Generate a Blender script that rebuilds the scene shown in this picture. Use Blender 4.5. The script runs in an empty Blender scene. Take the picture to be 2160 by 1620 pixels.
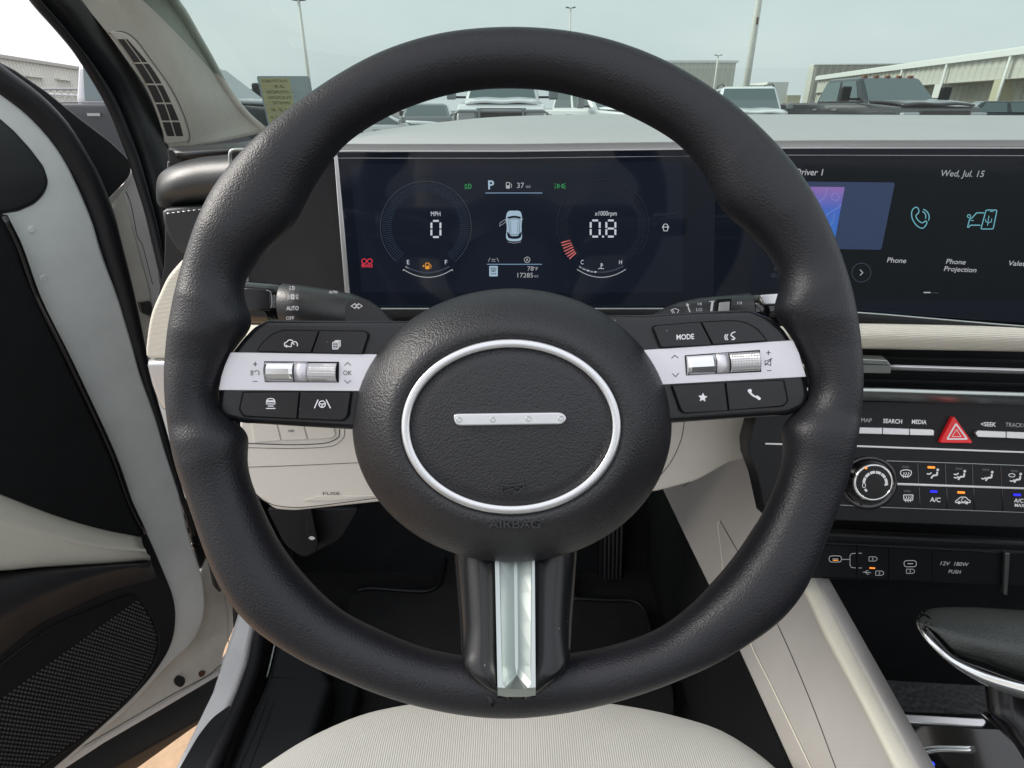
import bpy, bmesh, math, random
from mathutils import Vector, Matrix, noise
random.seed(7)
SC = bpy.context.scene
COL = SC.collection
V = Vector
rad = math.radians

# ------------------------------------------------------------------ camera
TH = rad(25.2); F0 = 1230.0; EYE = V((0, 0, 1.30))
RT = V((1, 0, 0)); FW = V((0, math.cos(TH), -math.sin(TH))); UP = V((0, math.sin(TH), math.cos(TH)))
cam = bpy.data.cameras.new('camera'); cam_o = bpy.data.objects.new('camera', cam); COL.objects.link(cam_o)
cam.sensor_width = 36; cam.lens = 36 * F0 / 2160; cam.clip_start = 0.02; cam.clip_end = 2000
cam_o.location = EYE; cam_o.rotation_euler = (math.pi / 2 - TH, 0, 0)
SC.camera = cam_o

# ------------------------------------------------------------------ light
SUN_EL, SUN_AZ = 36.0, -84.0          # azimuth measured from straight ahead, negative = to the left
w = bpy.data.worlds.new('World'); SC.world = w; w.use_nodes = True
nt = w.node_tree; nt.nodes.clear()
out = nt.nodes.new('ShaderNodeOutputWorld'); bg = nt.nodes.new('ShaderNodeBackground')
sky = nt.nodes.new('ShaderNodeTexSky'); sky.sky_type = 'NISHITA'; sky.sun_disc = False
sky.sun_elevation = rad(SUN_EL); sky.sun_rotation = rad(SUN_AZ); sky.air_density = 1.5; sky.dust_density = 4
tc = nt.nodes.new('ShaderNodeTexCoord'); mp = nt.nodes.new('ShaderNodeMapping'); mp.inputs['Scale'].default_value = (1, 1, 3)
nz = nt.nodes.new('ShaderNodeTexNoise'); nz.inputs['Scale'].default_value = 2.2; nz.inputs['Detail'].default_value = 5
cr = nt.nodes.new('ShaderNodeValToRGB')
cr.color_ramp.elements[0].position = .3; cr.color_ramp.elements[0].color = (5.3, 5.5, 5.9, 1)
cr.color_ramp.elements[1].position = .72; cr.color_ramp.elements[1].color = (6.5, 6.5, 6.8, 1)
mx = nt.nodes.new('ShaderNodeMixRGB'); mx.inputs[0].default_value = .9
L = nt.links.new
L(tc.outputs['Generated'], mp.inputs[0]); L(mp.outputs[0], nz.inputs['Vector']); L(nz.outputs[0], cr.inputs[0])
L(sky.outputs[0], mx.inputs[1]); L(cr.outputs[0], mx.inputs[2]); L(mx.outputs[0], bg.inputs[0]); L(bg.outputs[0], out.inputs[0])
bg.inputs[1].default_value = 0.09
sun = bpy.data.lights.new('sun', 'SUN'); sun.energy = 1.5; sun.angle = rad(24); sun.color = (1, .95, .88)
sun_o = bpy.data.objects.new('sun', sun); COL.objects.link(sun_o)
_sd = V((math.sin(rad(SUN_AZ)) * math.cos(rad(SUN_EL)), math.cos(rad(SUN_AZ)) * math.cos(rad(SUN_EL)), math.sin(rad(SUN_EL))))
sun_o.rotation_euler = _sd.to_track_quat('Z', 'Y').to_euler(); sun_o.location = (0, 0, 6)
SC.view_settings.view_transform = 'Standard'; SC.view_settings.look = 'None'
SC.view_settings.exposure = 1.25; SC.view_settings.gamma = 1
SC.render.engine = 'CYCLES'
SC.cycles.max_bounces = 12; SC.cycles.diffuse_bounces = 6; SC.cycles.transparent_max_bounces = 16
SC.cycles.sample_clamp_indirect = 8

# ------------------------------------------------------------------ projection helpers
def ray(px, py): return FW + RT * ((px - 1080) / F0) + UP * ((810 - py) / F0)
def at(px, py, d): return EYE + ray(px, py) * d
def atY(px, py, y): r = ray(px, py); return EYE + r * (y / r.y)
def atX(px, py, x): r = ray(px, py); return EYE + r * (x / r.x)
def atZ(px, py, z): r = ray(px, py); return EYE + r * (z / r.z)      # z relative to the eye
def proj(p):
    q = p - EYE; d = q.dot(FW)
    return 1080 + q.dot(RT) / d * F0, 810 - q.dot(UP) / d * F0
class Plane:
    def __init__(s, p, n, h=None):
        s.p = V(p); s.n = V(n).normalized()
        if s.n.dot(EYE - s.p) < 0: s.n = -s.n
        h = V(h) if h else V((1, 0, 0)); s.h = (h - s.n * h.dot(s.n)).normalized()
        s.v = s.n.cross(s.h)
        if s.v.z < 0: s.v = -s.v
    def hit(s, px, py, lift=0):
        r = ray(px, py); k = (s.p + s.n * lift - EYE).dot(s.n) / r.dot(s.n)
        return EYE + r * k
    def up(s, d): return Plane(s.p + s.n * d, s.n, s.h)
def plane3(a, b, c, h=None): return Plane(a, (b - a).cross(c - a), h)
WHEEL = Plane(EYE + FW * .31, -FW)
DISP = Plane(EYE + V((0, .5, -.1)), (0, -1, 0))
INFO = Plane(EYE + V((.17, .5, -.1)), (-math.sin(rad(12)), -math.cos(rad(12)), 0), (math.cos(rad(12)), -math.sin(rad(12)), 0))
A5 = V((math.cos(rad(5)), -math.sin(rad(5)), 0))
_a = atY(1985, 850, .47); _b = atY(1985, 1110, .43); STACK = plane3(_a, _b, _a + A5, A5)
USB = Plane(atY(1900, 1190, .47), V((-math.sin(rad(5)), -math.cos(rad(5)), .12)), A5)
DH = V((-.423, -.906, 0)); DOOR = Plane(V((-.585, .9, .35)), (.906, -.423, 0), DH)
WSH = Plane(EYE + V((0, 1.16, -.03)), (0, -.5, -1))

# ------------------------------------------------------------------ 2D helpers
def arc(cx, cy, r, a0, a1, n=16, ry=None):
    ry = r if ry is None else ry
    return [(cx + r * math.cos(rad(a0 + (a1 - a0) * i / n)), cy + ry * math.sin(rad(a0 + (a1 - a0) * i / n))) for i in range(n + 1)]
def circ(cx, cy, r, n=24, ry=None): return arc(cx, cy, r, 0, 360, n, ry)[:-1]
def box2(x0, y0, x1, y1): return [(x0, y0), (x1, y0), (x1, y1), (x0, y1)]
def rc(pts, r, n=5):
    out = []; N = len(pts)
    for i in range(N):
        p = V(pts[i]); a = V(pts[i - 1]); b = V(pts[(i + 1) % N]); rr = r[i] if isinstance(r, (list, tuple)) else r
        if rr <= 0: out.append(tuple(p)); continue
        ra = min(rr, (a - p).length * .48); rb = min(rr, (b - p).length * .48)
        s = p + (a - p).normalized() * ra; e = p + (b - p).normalized() * rb
        for k in range(n + 1):
            t = k / n; out.append(tuple(s * (1 - t) ** 2 + p * 2 * t * (1 - t) + e * t * t))
    return out
def cat(pts, n=6, closed=False):
    P = [V(p) for p in pts]; N = len(P); out = []
    for i in range(N if closed else N - 1):
        p1 = P[i]; p2 = P[(i + 1) % N]
        p0 = P[i - 1] if (closed or i > 0) else p1 * 2 - p2
        p3 = P[(i + 2) % N] if (closed or i + 2 < N) else p2 * 2 - p1
        sl = (p2 - p1).length; m1 = (p2 - p0) * .5; m2 = (p3 - p1) * .5
        if m1.length > sl > 0: m1 = m1 * (sl / m1.length)
        if m2.length > sl > 0: m2 = m2 * (sl / m2.length)
        for k in range(n):
            t = k / n; t2 = t * t; t3 = t2 * t
            out.append(p1 * (2 * t3 - 3 * t2 + 1) + m1 * (t3 - 2 * t2 + t) + p2 * (3 * t2 - 2 * t3) + m2 * (t3 - t2))
    if not closed: out.append(P[-1])
    return out
def sm(pts, n=5): return [tuple(p) for p in cat(pts, n, True)]
def so(pts, n=5): return [tuple(p) for p in cat(pts, n, False)]

# ------------------------------------------------------------------ object helpers
def thing(name, label, cat_, loc=(0, 0, 0), rz=0, group=None, kind=None):
    o = bpy.data.objects.new(name, None); COL.objects.link(o); o.empty_display_size = .05
    o.location = loc; o.rotation_euler = (0, 0, rz); o['label'] = label; o['category'] = cat_
    if group: o['group'] = group
    o['kind'] = kind or 'thing'
    return o
def root_of(o):
    while o.parent: o = o.parent
    return o
def emit(name, bm, m, parent=None, label=None, local=False, mods=()):
    bmesh.ops.remove_doubles(bm, verts=bm.verts, dist=1e-6) if False else None
    me = bpy.data.meshes.new(name); bm.normal_update(); bm.to_mesh(me); bm.free()
    me.materials.append(m)
    o = bpy.data.objects.new(name, me); COL.objects.link(o)
    if parent:
        if not local:
            r = root_of(parent)
            me.transform(Matrix.Translation(-V(r.location)))
        o.parent = parent
    if label: o['label'] = label
    for k, kw in mods:
        md = o.modifiers.new(k.title(), k)
        for a, b in kw.items(): setattr(md, a, b)
    return o
def tag(o, label, cat_, group=None, kind=None):
    o['label'] = label; o['category'] = cat_
    if group: o['group'] = group
    if kind: o['kind'] = kind
    return o
SOL = lambda t: ('SOLIDIFY', dict(thickness=t, offset=-1))

def inset2(P, d):
    N = len(P); out = []
    for i in range(N):
        a = P[i - 1]; p = P[i]; b = P[(i + 1) % N]
        e1 = p - a; e2 = b - p
        if e1.length < 1e-9: e1 = e2
        if e2.length < 1e-9: e2 = e1
        n1 = V((-e1.y, e1.x)).normalized(); n2 = V((-e2.y, e2.x)).normalized()
        n = n1 + n2
        if n.length < 1e-6: n = n1
        n.normalize(); k = max(.5, n.dot(n1))
        out.append(p + n * (d / k))
    return out
def slab(poly, pl, t=.004, bev=.0008, lift=0, segs=3, bm=None):
    """Outline given in photo pixels, cut in plane PL (front face LIFT above it), T thick, with rounded edges."""
    bm = bm or bmesh.new()
    o = pl.p + pl.n * lift
    P = []
    for x, y in poly:
        q = pl.hit(x, y, lift) - o; c = V((q.dot(pl.h), q.dot(pl.v)))
        if not P or (c - P[-1]).length > 1e-6: P.append(c)
    if (P[0] - P[-1]).length < 1e-6: P.pop()
    ar = sum(P[i - 1].x * P[i].y - P[i].x * P[i - 1].y for i in range(len(P)))
    if ar < 0: P.reverse()
    for _ in range(14):
        Q = inset2(P, bev); ok = all((Q[i] - Q[i - 1]).dot(P[i] - P[i - 1]) > 0 for i in range(len(P)))
        if ok or bev <= 0: break
        bev *= .8
    def ring(pts, dep): return [bm.verts.new(o + pl.h * q.x + pl.v * q.y + pl.n * dep) for q in pts]
    rings = [ring(P, -t)]
    if bev > 0:
        for k in range(segs + 1):
            a = k / segs * math.pi / 2
            rings.append(ring(inset2(P, bev * (1 - math.cos(a))), -bev * (1 - math.sin(a))))
    else: rings.append(ring(P, 0))
    N = len(P)
    for r0, r1 in zip(rings, rings[1:]):
        for i in range(N):
            f = bm.faces.new((r0[i], r0[(i + 1) % N], r1[(i + 1) % N], r1[i])); f.smooth = bev > 0
    bm.faces.new(rings[-1]); bm.faces.new(list(reversed(rings[0])))
    return bm
def grid(rows, nu=4, nv=4, cu=False, cv=False, bm=None):
    """Smooth sheet through rows of 3-D control points."""
    bm = bm or bmesh.new()
    R1 = [cat(r, nu, cu) if nu > 1 else [V(p) for p in r] for r in rows]
    n = len(R1[0])
    cols = [cat([r[j] for r in R1], nv, cv) if nv > 1 else [r[j] for r in R1] for j in range(n)]
    m = len(cols[0])
    vs = [[bm.verts.new(cols[j][i]) for j in range(n)] for i in range(m)]
    for i in range(m - (0 if cv else 1)):
        for j in range(n - (0 if cu else 1)):
            f = bm.faces.new((vs[i][j], vs[i][(j + 1) % n], vs[(i + 1) % m][(j + 1) % n], vs[(i + 1) % m][j])); f.smooth = True
    return bm
def face_eye(bm):
    """turn the sheet's faces towards the cabin side"""
    bm.normal_update(); s = sum(f.normal.dot((EYE - f.calc_center_median()).normalized()) * f.calc_area() for f in bm.faces)
    if s < 0: bmesh.ops.reverse_faces(bm, faces=bm.faces)
    return bm
def face_to(bm, d):
    bm.normal_update(); s = sum(f.normal.dot(d) * f.calc_area() for f in bm.faces)
    if s < 0: bmesh.ops.reverse_faces(bm, faces=bm.faces)
    return bm
def tube(path, r, n=10, closed=False, ref=V((0, 0, 1)), bm=None, flat=1.0):
    bm = bm or bmesh.new(); P = [V(p) for p in path]; N = len(P); rings = []
    for i in range(N):
        a = P[i - 1] if (i > 0 or closed) else P[0]; b = P[(i + 1) % N] if (i < N - 1 or closed) else P[-1]
        t = (b - a).normalized(); s = t.cross(ref)
        if s.length < 1e-4: s = t.cross(V((0, 1, .1)))
        s.normalize(); u = s.cross(t)
        rr = r(i / max(1, N - 1)) if callable(r) else r
        rings.append([bm.verts.new(P[i] + s * rr * math.cos(k * 2 * math.pi / n) + u * rr * flat * math.sin(k * 2 * math.pi / n)) for k in range(n)])
    for i in range(N if closed else N - 1):
        a, b = rings[i], rings[(i + 1) % N]
        for k in range(n):
            f = bm.faces.new((a[k], a[(k + 1) % n], b[(k + 1) % n], b[k])); f.smooth = True
    if not closed: bm.faces.new(list(reversed(rings[0]))); bm.faces.new(rings[-1])
    return bm
def boxm(x0, x1, y0, y1, z0, z1, bm=None):
    bm = bm or bmesh.new()
    v = [bm.verts.new((x, y, z)) for z in (z0, z1) for y in (y0, y1) for x in (x0, x1)]
    for q in ((0, 2, 3, 1), (4, 5, 7, 6), (0, 1, 5, 4), (2, 6, 7, 3), (0, 4, 6, 2), (1, 3, 7, 5)): bm.faces.new([v[i] for i in q])
    return bm
def prism(poly, axis, a, b, bm=None):
    """2-D outline extruded along an axis: 'x' poly=(y,z); 'y' poly=(x,z); 'z' poly=(x,y)"""
    bm = bm or bmesh.new()
    mk = {'x': lambda p, c: (c, p[0], p[1]), 'y': lambda p, c: (p[0], c, p[1]), 'z': lambda p, c: (p[0], p[1], c)}[axis]
    A = [bm.verts.new(mk(p, a)) for p in poly]; B = [bm.verts.new(mk(p, b)) for p in poly]; N = len(poly)
    for i in range(N): bm.faces.new((A[i], A[(i + 1) % N], B[(i + 1) % N], B[i]))
    bm.faces.new(list(reversed(A))); bm.faces.new(B)
    bmesh.ops.recalc_face_normals(bm, faces=bm.faces)
    return bm
def ribbon(pts, wpx, pl, lift, bm, closed=False):
    P = [V(p) for p in pts]; N = len(P)
    if N < 2: return
    def nrm(a, b): d = (b - a).normalized(); return V((-d.y, d.x))
    Lf, Rg = [], []
    for i in range(N):
        n1 = nrm(P[i - 1], P[i]) if (i > 0 or closed) else nrm(P[0], P[1])
        n2 = nrm(P[i], P[(i + 1) % N]) if (i < N - 1 or closed) else n1
        n = n1 + n2
        if n.length < .2: n = n1
        n.normalize(); k = max(.6, n.dot(n1)); n = n * (wpx / 2 / k)
        Lf.append(bm.verts.new(pl.hit(P[i].x + n.x, P[i].y + n.y, lift))); Rg.append(bm.verts.new(pl.hit(P[i].x - n.x, P[i].y - n.y, lift)))
    for i in range(N if closed else N - 1):
        j = (i + 1) % N; bm.faces.new((Lf[i], Lf[j], Rg[j], Rg[i]))
def icon(name, pl, m, parent, strokes=(), fills=(), lift=.0003, wpx=2, local=False):
    """printed or lit mark: strokes = [(points, closed[, width])], fills = [points], in photo pixels on plane PL"""
    bm = bmesh.new()
    for s in strokes:
        ribbon(s[0], s[2] if len(s) > 2 else wpx, pl, lift, bm, s[1])
    for f in fills:
        bm.faces.new([bm.verts.new(pl.hit(x, y, lift)) for x, y in f])
    for f in bm.faces:
        f.normal_update()
        if f.normal.dot(pl.n) < 0: f.normal_flip()
    return emit(name, bm, m, parent)

# ------------------------------------------------------------------ lettering (built once, as meshes)
_TX = {}
def pre_text(keys):
    obs = []
    for k in keys:
        c = bpy.data.curves.new('t', 'FONT'); c.body = k[0]; c.size = 1; c.offset = k[1]; c.shear = k[2]; c.resolution_u = 3
        o = bpy.data.objects.new('t', c); COL.objects.link(o); obs.append((k, o, c))
    dg = bpy.context.evaluated_depsgraph_get()
    for k, o, c in obs:
        me = bpy.data.meshes.new_from_object(o.evaluated_get(dg))
        _TX[k] = ([v.co.copy() for v in me.vertices], [list(p.vertices) for p in me.polygons])
        bpy.data.meshes.remove(me)
    for k, o, c in obs: bpy.data.objects.remove(o); bpy.data.curves.remove(c)
CAP = .73
def _cap():
    global CAP
    v = [q.y for q in _TX[('H', 0, 0)][0]]; CAP = max(v) - min(v)
def text(s, cx, cy, h, pl, m, parent, w=None, lift=.0003, bold=.0, shear=0, name='lettering', flip=False, rot=0, bm=None):
    vs, ps = _TX[(s, bold, shear)]
    x0 = min(v.x for v in vs); x1 = max(v.x for v in vs)
    c = pl.hit(cx, cy, lift); e = .001
    a = proj(c); b = proj(c + pl.v * e); d = proj(c + pl.h * e)
    sv = h / math.hypot(b[0] - a[0], b[1] - a[1]) * e / CAP
    sh = (w / math.hypot(d[0] - a[0], d[1] - a[1]) * e / (x1 - x0)) if w else sv
    if flip: sh = -sh
    own = bm is None; bm = bm or bmesh.new(); cr_, sr_ = math.cos(rot), math.sin(rot)
    bv = []
    for v in vs:
        u = (v.x - (x0 + x1) / 2) * sh; t = (v.y - CAP / 2) * sv
        bv.append(bm.verts.new(c + pl.h * (u * cr_ - t * sr_) + pl.v * (u * sr_ + t * cr_)))
    for p in ps: bm.faces.new([bv[i] for i in p])
    if own:
        for f in bm.faces:
            f.normal_update()
            if f.normal.dot(pl.n) < 0: f.normal_flip()
        return emit(name, bm, m, parent)

# ------------------------------------------------------------------ materials
M = {}
def mat(name, col, rough=.5, metal=0, bump=None, spec=.5, coat=0, var=0, em=None, ems=1, dust=0, sheen=0, coatr=.05):
    m = bpy.data.materials.new(name); m.use_nodes = True; n = m.node_tree; b = n.nodes['Principled BSDF']
    b.inputs['Base Color'].default_value = (*col, 1); b.inputs['Roughness'].default_value = rough; b.inputs['Metallic'].default_value = metal
    b.inputs['Specular IOR Level'].default_value = spec; b.inputs['Coat Weight'].default_value = coat; b.inputs['Coat Roughness'].default_value = coatr
    if sheen: b.inputs['Sheen Weight'].default_value = sheen
    if em: b.inputs['Emission Color'].default_value = (*em, 1); b.inputs['Emission Strength'].default_value = ems
    t = n.nodes.new('ShaderNodeTexCoord'); last = None
    def tex(kind, scale, **kw):
        x = n.nodes.new(kind); x.inputs['Scale'].default_value = scale; n.links.new(t.outputs['Object'], x.inputs['Vector'])
        for k, v in kw.items(): x.inputs[k].default_value = v
        return x
    if var:
        x = tex('ShaderNodeTexNoise', 14, Detail=6, Roughness=.65); r = n.nodes.new('ShaderNodeValToRGB')
        r.color_ramp.elements[0].position = .3; r.color_ramp.elements[1].position = .7
        r.color_ramp.elements[0].color = (*[c * (1 - var) for c in col], 1); r.color_ramp.elements[1].color = (*[min(1, c * (1 + var)) for c in col], 1)
        n.links.new(x.outputs[0], r.inputs[0]); last = r.outputs[0]
        q = n.nodes.new('ShaderNodeMapRange'); q.inputs[3].default_value = max(0, rough - .12 * min(1, var * 4)); q.inputs[4].default_value = min(1, rough + .12 * min(1, var * 4))
        x2 = tex('ShaderNodeTexNoise', 30, Detail=5); n.links.new(x2.outputs[0], q.inputs[0]); n.links.new(q.outputs[0], b.inputs['Roughness'])
    if dust:
        x = tex('ShaderNodeTexVoronoi', 170); r = n.nodes.new('ShaderNodeValToRGB')
        r.color_ramp.elements[0].position = .035; r.color_ramp.elements[0].color = (1, 1, 1, 1); r.color_ramp.elements[1].position = .06; r.color_ramp.elements[1].color = (0, 0, 0, 1)
        y = tex('ShaderNodeTexNoise', 40); g = n.nodes.new('ShaderNodeMath'); g.operation = 'GREATER_THAN'; g.inputs[1].default_value = .6
        mu = n.nodes.new('ShaderNodeMath'); mu.operation = 'MULTIPLY'; mm = n.nodes.new('ShaderNodeMath'); mm.operation = 'MULTIPLY'; mm.inputs[1].default_value = dust
        mi = n.nodes.new('ShaderNodeMixRGB'); mi.inputs[2].default_value = (.35, .35, .34, 1)
        n.links.new(x.outputs['Distance'], r.inputs[0]); n.links.new(y.outputs[0], g.inputs[0]); n.links.new(r.outputs[0], mu.inputs[0]); n.links.new(g.outputs[0], mu.inputs[1])
        n.links.new(mu.outputs[0], mm.inputs[0]); n.links.new(mm.outputs[0], mi.inputs[0])
        if last: n.links.new(last, mi.inputs[1])
        else: mi.inputs[1].default_value = (*col, 1)
        last = mi.outputs[0]
    if last: n.links.new(last, b.inputs['Base Color'])
    if bump:
        kind, scale, st, dist = bump
        bp = n.nodes.new('ShaderNodeBump'); bp.inputs['Strength'].default_value = st; bp.inputs['Distance'].default_value = dist
        if kind == 'leather':
            x = tex('ShaderNodeTexNoise', scale * .5, Detail=1); vadd = n.nodes.new('ShaderNodeVectorMath'); vadd.operation = 'MULTIPLY_ADD'
            vadd.inputs[1].default_value = (.0004,) * 3; n.links.new(x.outputs['Color'], vadd.inputs[0]); n.links.new(t.outputs['Object'], vadd.inputs[2])
            y = n.nodes.new('ShaderNodeTexVoronoi'); y.feature = 'SMOOTH_F1'; y.inputs['Scale'].default_value = scale; y.inputs['Smoothness'].default_value = .4
            n.links.new(vadd.outputs[0], y.inputs['Vector']); iv = n.nodes.new('ShaderNodeMath'); iv.operation = 'SUBTRACT'; iv.inputs[0].default_value = 1
            n.links.new(y.outputs['Distance'], iv.inputs[1]); h = iv.outputs[0]
        elif kind == 'grain':
            h = tex('ShaderNodeTexNoise', scale, Detail=3).outputs[0]
        elif kind in ('ribx', 'ribz', 'riby'):
            x = n.nodes.new('ShaderNodeTexWave'); x.bands_direction = kind[-1].upper(); x.inputs['Scale'].default_value = scale; x.inputs['Distortion'].default_value = .3
            x.inputs['Detail'].default_value = 1; n.links.new(t.outputs['Object'], x.inputs['Vector']); h = x.outputs['Fac']
        elif kind == 'weave':
            x = tex('ShaderNodeTexWave', scale, Distortion=1.0); x.bands_direction = 'X'; y = tex('ShaderNodeTexWave', scale * 1.0, Distortion=1.0); y.bands_direction = 'Z'
            ad = n.nodes.new('ShaderNodeMath'); n.links.new(x.outputs['Fac'], ad.inputs[0]); n.links.new(y.outputs['Fac'], ad.inputs[1]); h = ad.outputs[0]
        n.links.new(h, bp.inputs['Height']); n.links.new(bp.outputs[0], b.inputs['Normal'])
    M[name] = m
    return m
BL = (.009, .010, .012)
mat('rim_leather', (.0105, .011, .0145), .44, bump=('leather', 1000, .55, .00033), var=.03, spec=.45)
mat('hub_vinyl', (.011, .0115, .0145), .47, bump=('leather', 950, .65, .0004), var=.03, spec=.6)
mat('satin_black', (.008, .0085, .010), .26, var=.1, dust=.8)
mat('gloss_black', (.006, .006, .007), .08, coat=.6, dust=.7)
mat('button_black', (.004, .004, .005), .25, var=.1, dust=.6)
mat('dark_plastic', BL, .5, spec=.35, bump=('grain', 900, .25, .0004), var=.1)
mat('dash_black', (.014, .016, .018), .42, bump=('leather', 900, .3, .0003), var=.1, spec=.7)
mat('knurl', (.75, .75, .75), .25, metal=.95)
mat('footwell_black', (.007, .008, .009), .8, spec=.3, bump=('grain', 500, .5, .001), var=.2)
mat('carpet', (.016, .016, .017), .95, bump=('grain', 900, 1, .002), var=.3)
mat('rubber', (.010, .0105, .013), .5, var=.1)
mat('silver_plate', (.72, .71, .745), .36, metal=.6, bump=('grain', 1500, .08, .0002), var=.04)
mat('satin_silver', (.74, .75, .76), .28, metal=.8, var=.03)
mat('chrome', (.85, .87, .87), .15, metal=.85)
mat('chrome_dark', (.50, .55, .53), .36, metal=.95)
mat('white_print', (.8, .8, .84), .5)
mat('dark_print', (.05, .05, .055), .5)
mat('pedal_rib', (.07, .07, .072), .4)
mat('emboss_lit_edge', (.032, .033, .036), .3)  # lighter than the cover, standing in for light caught on the raised edges
mat('fabric_dark', (.020, .0195, .024), .85, bump=('ribz', 380, .9, .0008), var=.25, sheen=.1)
mat('dash_grey', (.45, .455, .45), .55, bump=('leather', 900, .25, .0003), var=.03)
mat('beige', (.62, .585, .53), .55, bump=('leather', 900, .25, .0003), var=.03)
mat('console_grey', (.40, .385, .365), .55, bump=('leather', 900, .25, .0003), var=.03)
mat('lever_leather', (.045, .05, .047), .5, bump=('leather', 700, .7, .0005), var=.05)
mat('cream', (.74, .71, .61), .5, bump=('ribz', 220, .6, .0006), var=.03)
mat('cream_smooth', (.72, .70, .60), .5, bump=('leather', 1000, .25, .0003), var=.03)
mat('pillar_cloth', (.56, .54, .48), .7, bump=('weave', 260, .5, .0005), var=.03)
mat('vent_beige', (.60, .57, .51), .5)
mat('vent_dark', (.05, .045, .045), .6)
mat('seat_cloth', (.425, .425, .395), .75, bump=('ribx', 150, .45, .0007), var=.04, sheen=.2)
mat('door_paint', (.80, .83, .82), .38, coat=.15, var=.06)
mat('white_paint', (.84, .83, .82), .3, coat=.4, var=.04, dust=.3)
mat('jamb_paint', (.74, .72, .66), .4, coat=.3, var=.12, dust=1)
mat('screen_bezel', (.003, .003, .004), .06, coat=0, spec=.4, em=(.0018, .0027, .0048), ems=1)  # faint glow added so the surround blends with the lit panel
mat('lcd', (.003, .003, .004), .06, coat=0, spec=.4, em=(.0028, .0042, .0074), ems=1)
mat('info_lcd', (.003, .003, .004), .06, coat=0, spec=.4, em=(.0012, .0024, .0032), ems=1)
def lit(name, c, s=1.0): return mat(name, (.01, .01, .01), .4, em=c, ems=s * .48)
lit('px_white', (.62, .66, .72), .75); lit('px_dim', (.34, .36, .40), .7); lit('px_faint', (.026, .036, .052)); lit('px_ring', (.005, .015, .03)); lit('px_ring2', (.006, .007, .012))
lit('px_blue', (.20, .33, .48), .7); lit('px_green', (.03, .34, .10), .7); lit('px_red', (.8, .03, .07), .8); lit('px_tick', (.7, .16, .15), .7); lit('px_orange', (.8, .32, .03), .8)
lit('px_car', (.40, .55, .68), .7); lit('px_icon', (.12, .36, .42), .9); lit('px_text', (.40, .41, .43), .8); lit('px_card', (.018, .036, .095), .8)
lit('led_orange', (1, .32, .03), 1.1); lit('led_blue', (.02, .02, 1), 1.1); lit('led_off', (.03, .03, .03)); lit('map_line', (.25, .32, .7), .8)
lit('print_backlit', (.62, .64, .66), .75); lit('print_dim', (.40, .41, .42), .6); lit('hazard_red', (.5, .01, .015), .35); lit('shift_blue', (.02, .06, 1), 1.6)
M['hazard_red'].node_tree.nodes['Principled BSDF'].inputs['Base Color'].default_value = (.55, .01, .015, 1)
M['hazard_red'].node_tree.nodes['Principled BSDF'].inputs['Roughness'].default_value = .2
# picture shown by the map tile: purple sky to blue
m = lit('map_tile', (.1, .1, .1)); n = m.node_tree; t = n.nodes.new('ShaderNodeTexCoord'); sp = n.nodes.new('ShaderNodeSeparateXYZ'); r = n.nodes.new('ShaderNodeValToRGB')
n.links.new(t.outputs['Generated'], sp.inputs[0]); n.links.new(sp.outputs['Z'], r.inputs[0]); n.links.new(r.outputs[0], n.nodes['Principled BSDF'].inputs['Emission Color']); n.nodes['Principled BSDF'].inputs['Emission Strength'].default_value = .36
r.color_ramp.elements[0].color = (.008, .17, .55, 1); r.color_ramp.elements[1].color = (.26, .14, .42, 1); r.color_ramp.elements.new(.65).color = (.05, .13, .52, 1)
def glass(name, col, fac=.06, rough=0):
    m = bpy.data.materials.new(name); m.use_nodes = True; n = m.node_tree; n.nodes.clear()
    o = n.nodes.new('ShaderNodeOutputMaterial'); mi = n.nodes.new('ShaderNodeMixShader'); a = n.nodes.new('ShaderNodeBsdfTransparent'); g = n.nodes.new('ShaderNodeBsdfGlossy')
    a.inputs[0].default_value = (*col, 1); g.inputs['Roughness'].default_value = rough; mi.inputs[0].default_value = fac
    n.links.new(a.outputs[0], mi.inputs[1]); n.links.new(g.outputs[0], mi.inputs[2]); n.links.new(mi.outputs[0], o.inputs[0]); M[name] = m; return m
glass('windscreen', (.51, .605, .57), .10)  # tint darker than real glass, to dim the bright sky outside

# ================================================================== STEERING WHEEL
pre_text([(s, 0, 0) for s in ('MPH', 'x1000rpm', '37', 'mi', '78', '°F', '17285', 'E', 'F', 'C', 'H', 'OFF', '12V', '180W', 'PUSH', 'FUSE', 'TRACK>', 'MAP', 'A/C', 'A', 'SU', '9',
          'SEARCH', 'MEDIA', '<SEEK', 'STOCK', 'YEAR', 'MAKE', 'MODEL', 'SHSTP1863', '25', 'HYUNDAI', 'TUCSON', 'WHITE', '12.E', '2.5', 'AIRBAG', 'OK', 'HI', 'LO', 'MIST')]
         + [(s, .02, 0) for s in ('P', 'MODE', 'AUTO', 'OFF', 'SPEED', 'LIMIT', 'BRAKE', 'A/C', 'MAX', 'SEARCH', 'MEDIA', 'MAP', '<SEEK', 'AIRBAG')]
         + [(s, .01, .0) for s in ('Driver 1', 'Wed, Jul. 15', 'Phone', 'Projection', 'Valet')])

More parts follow.
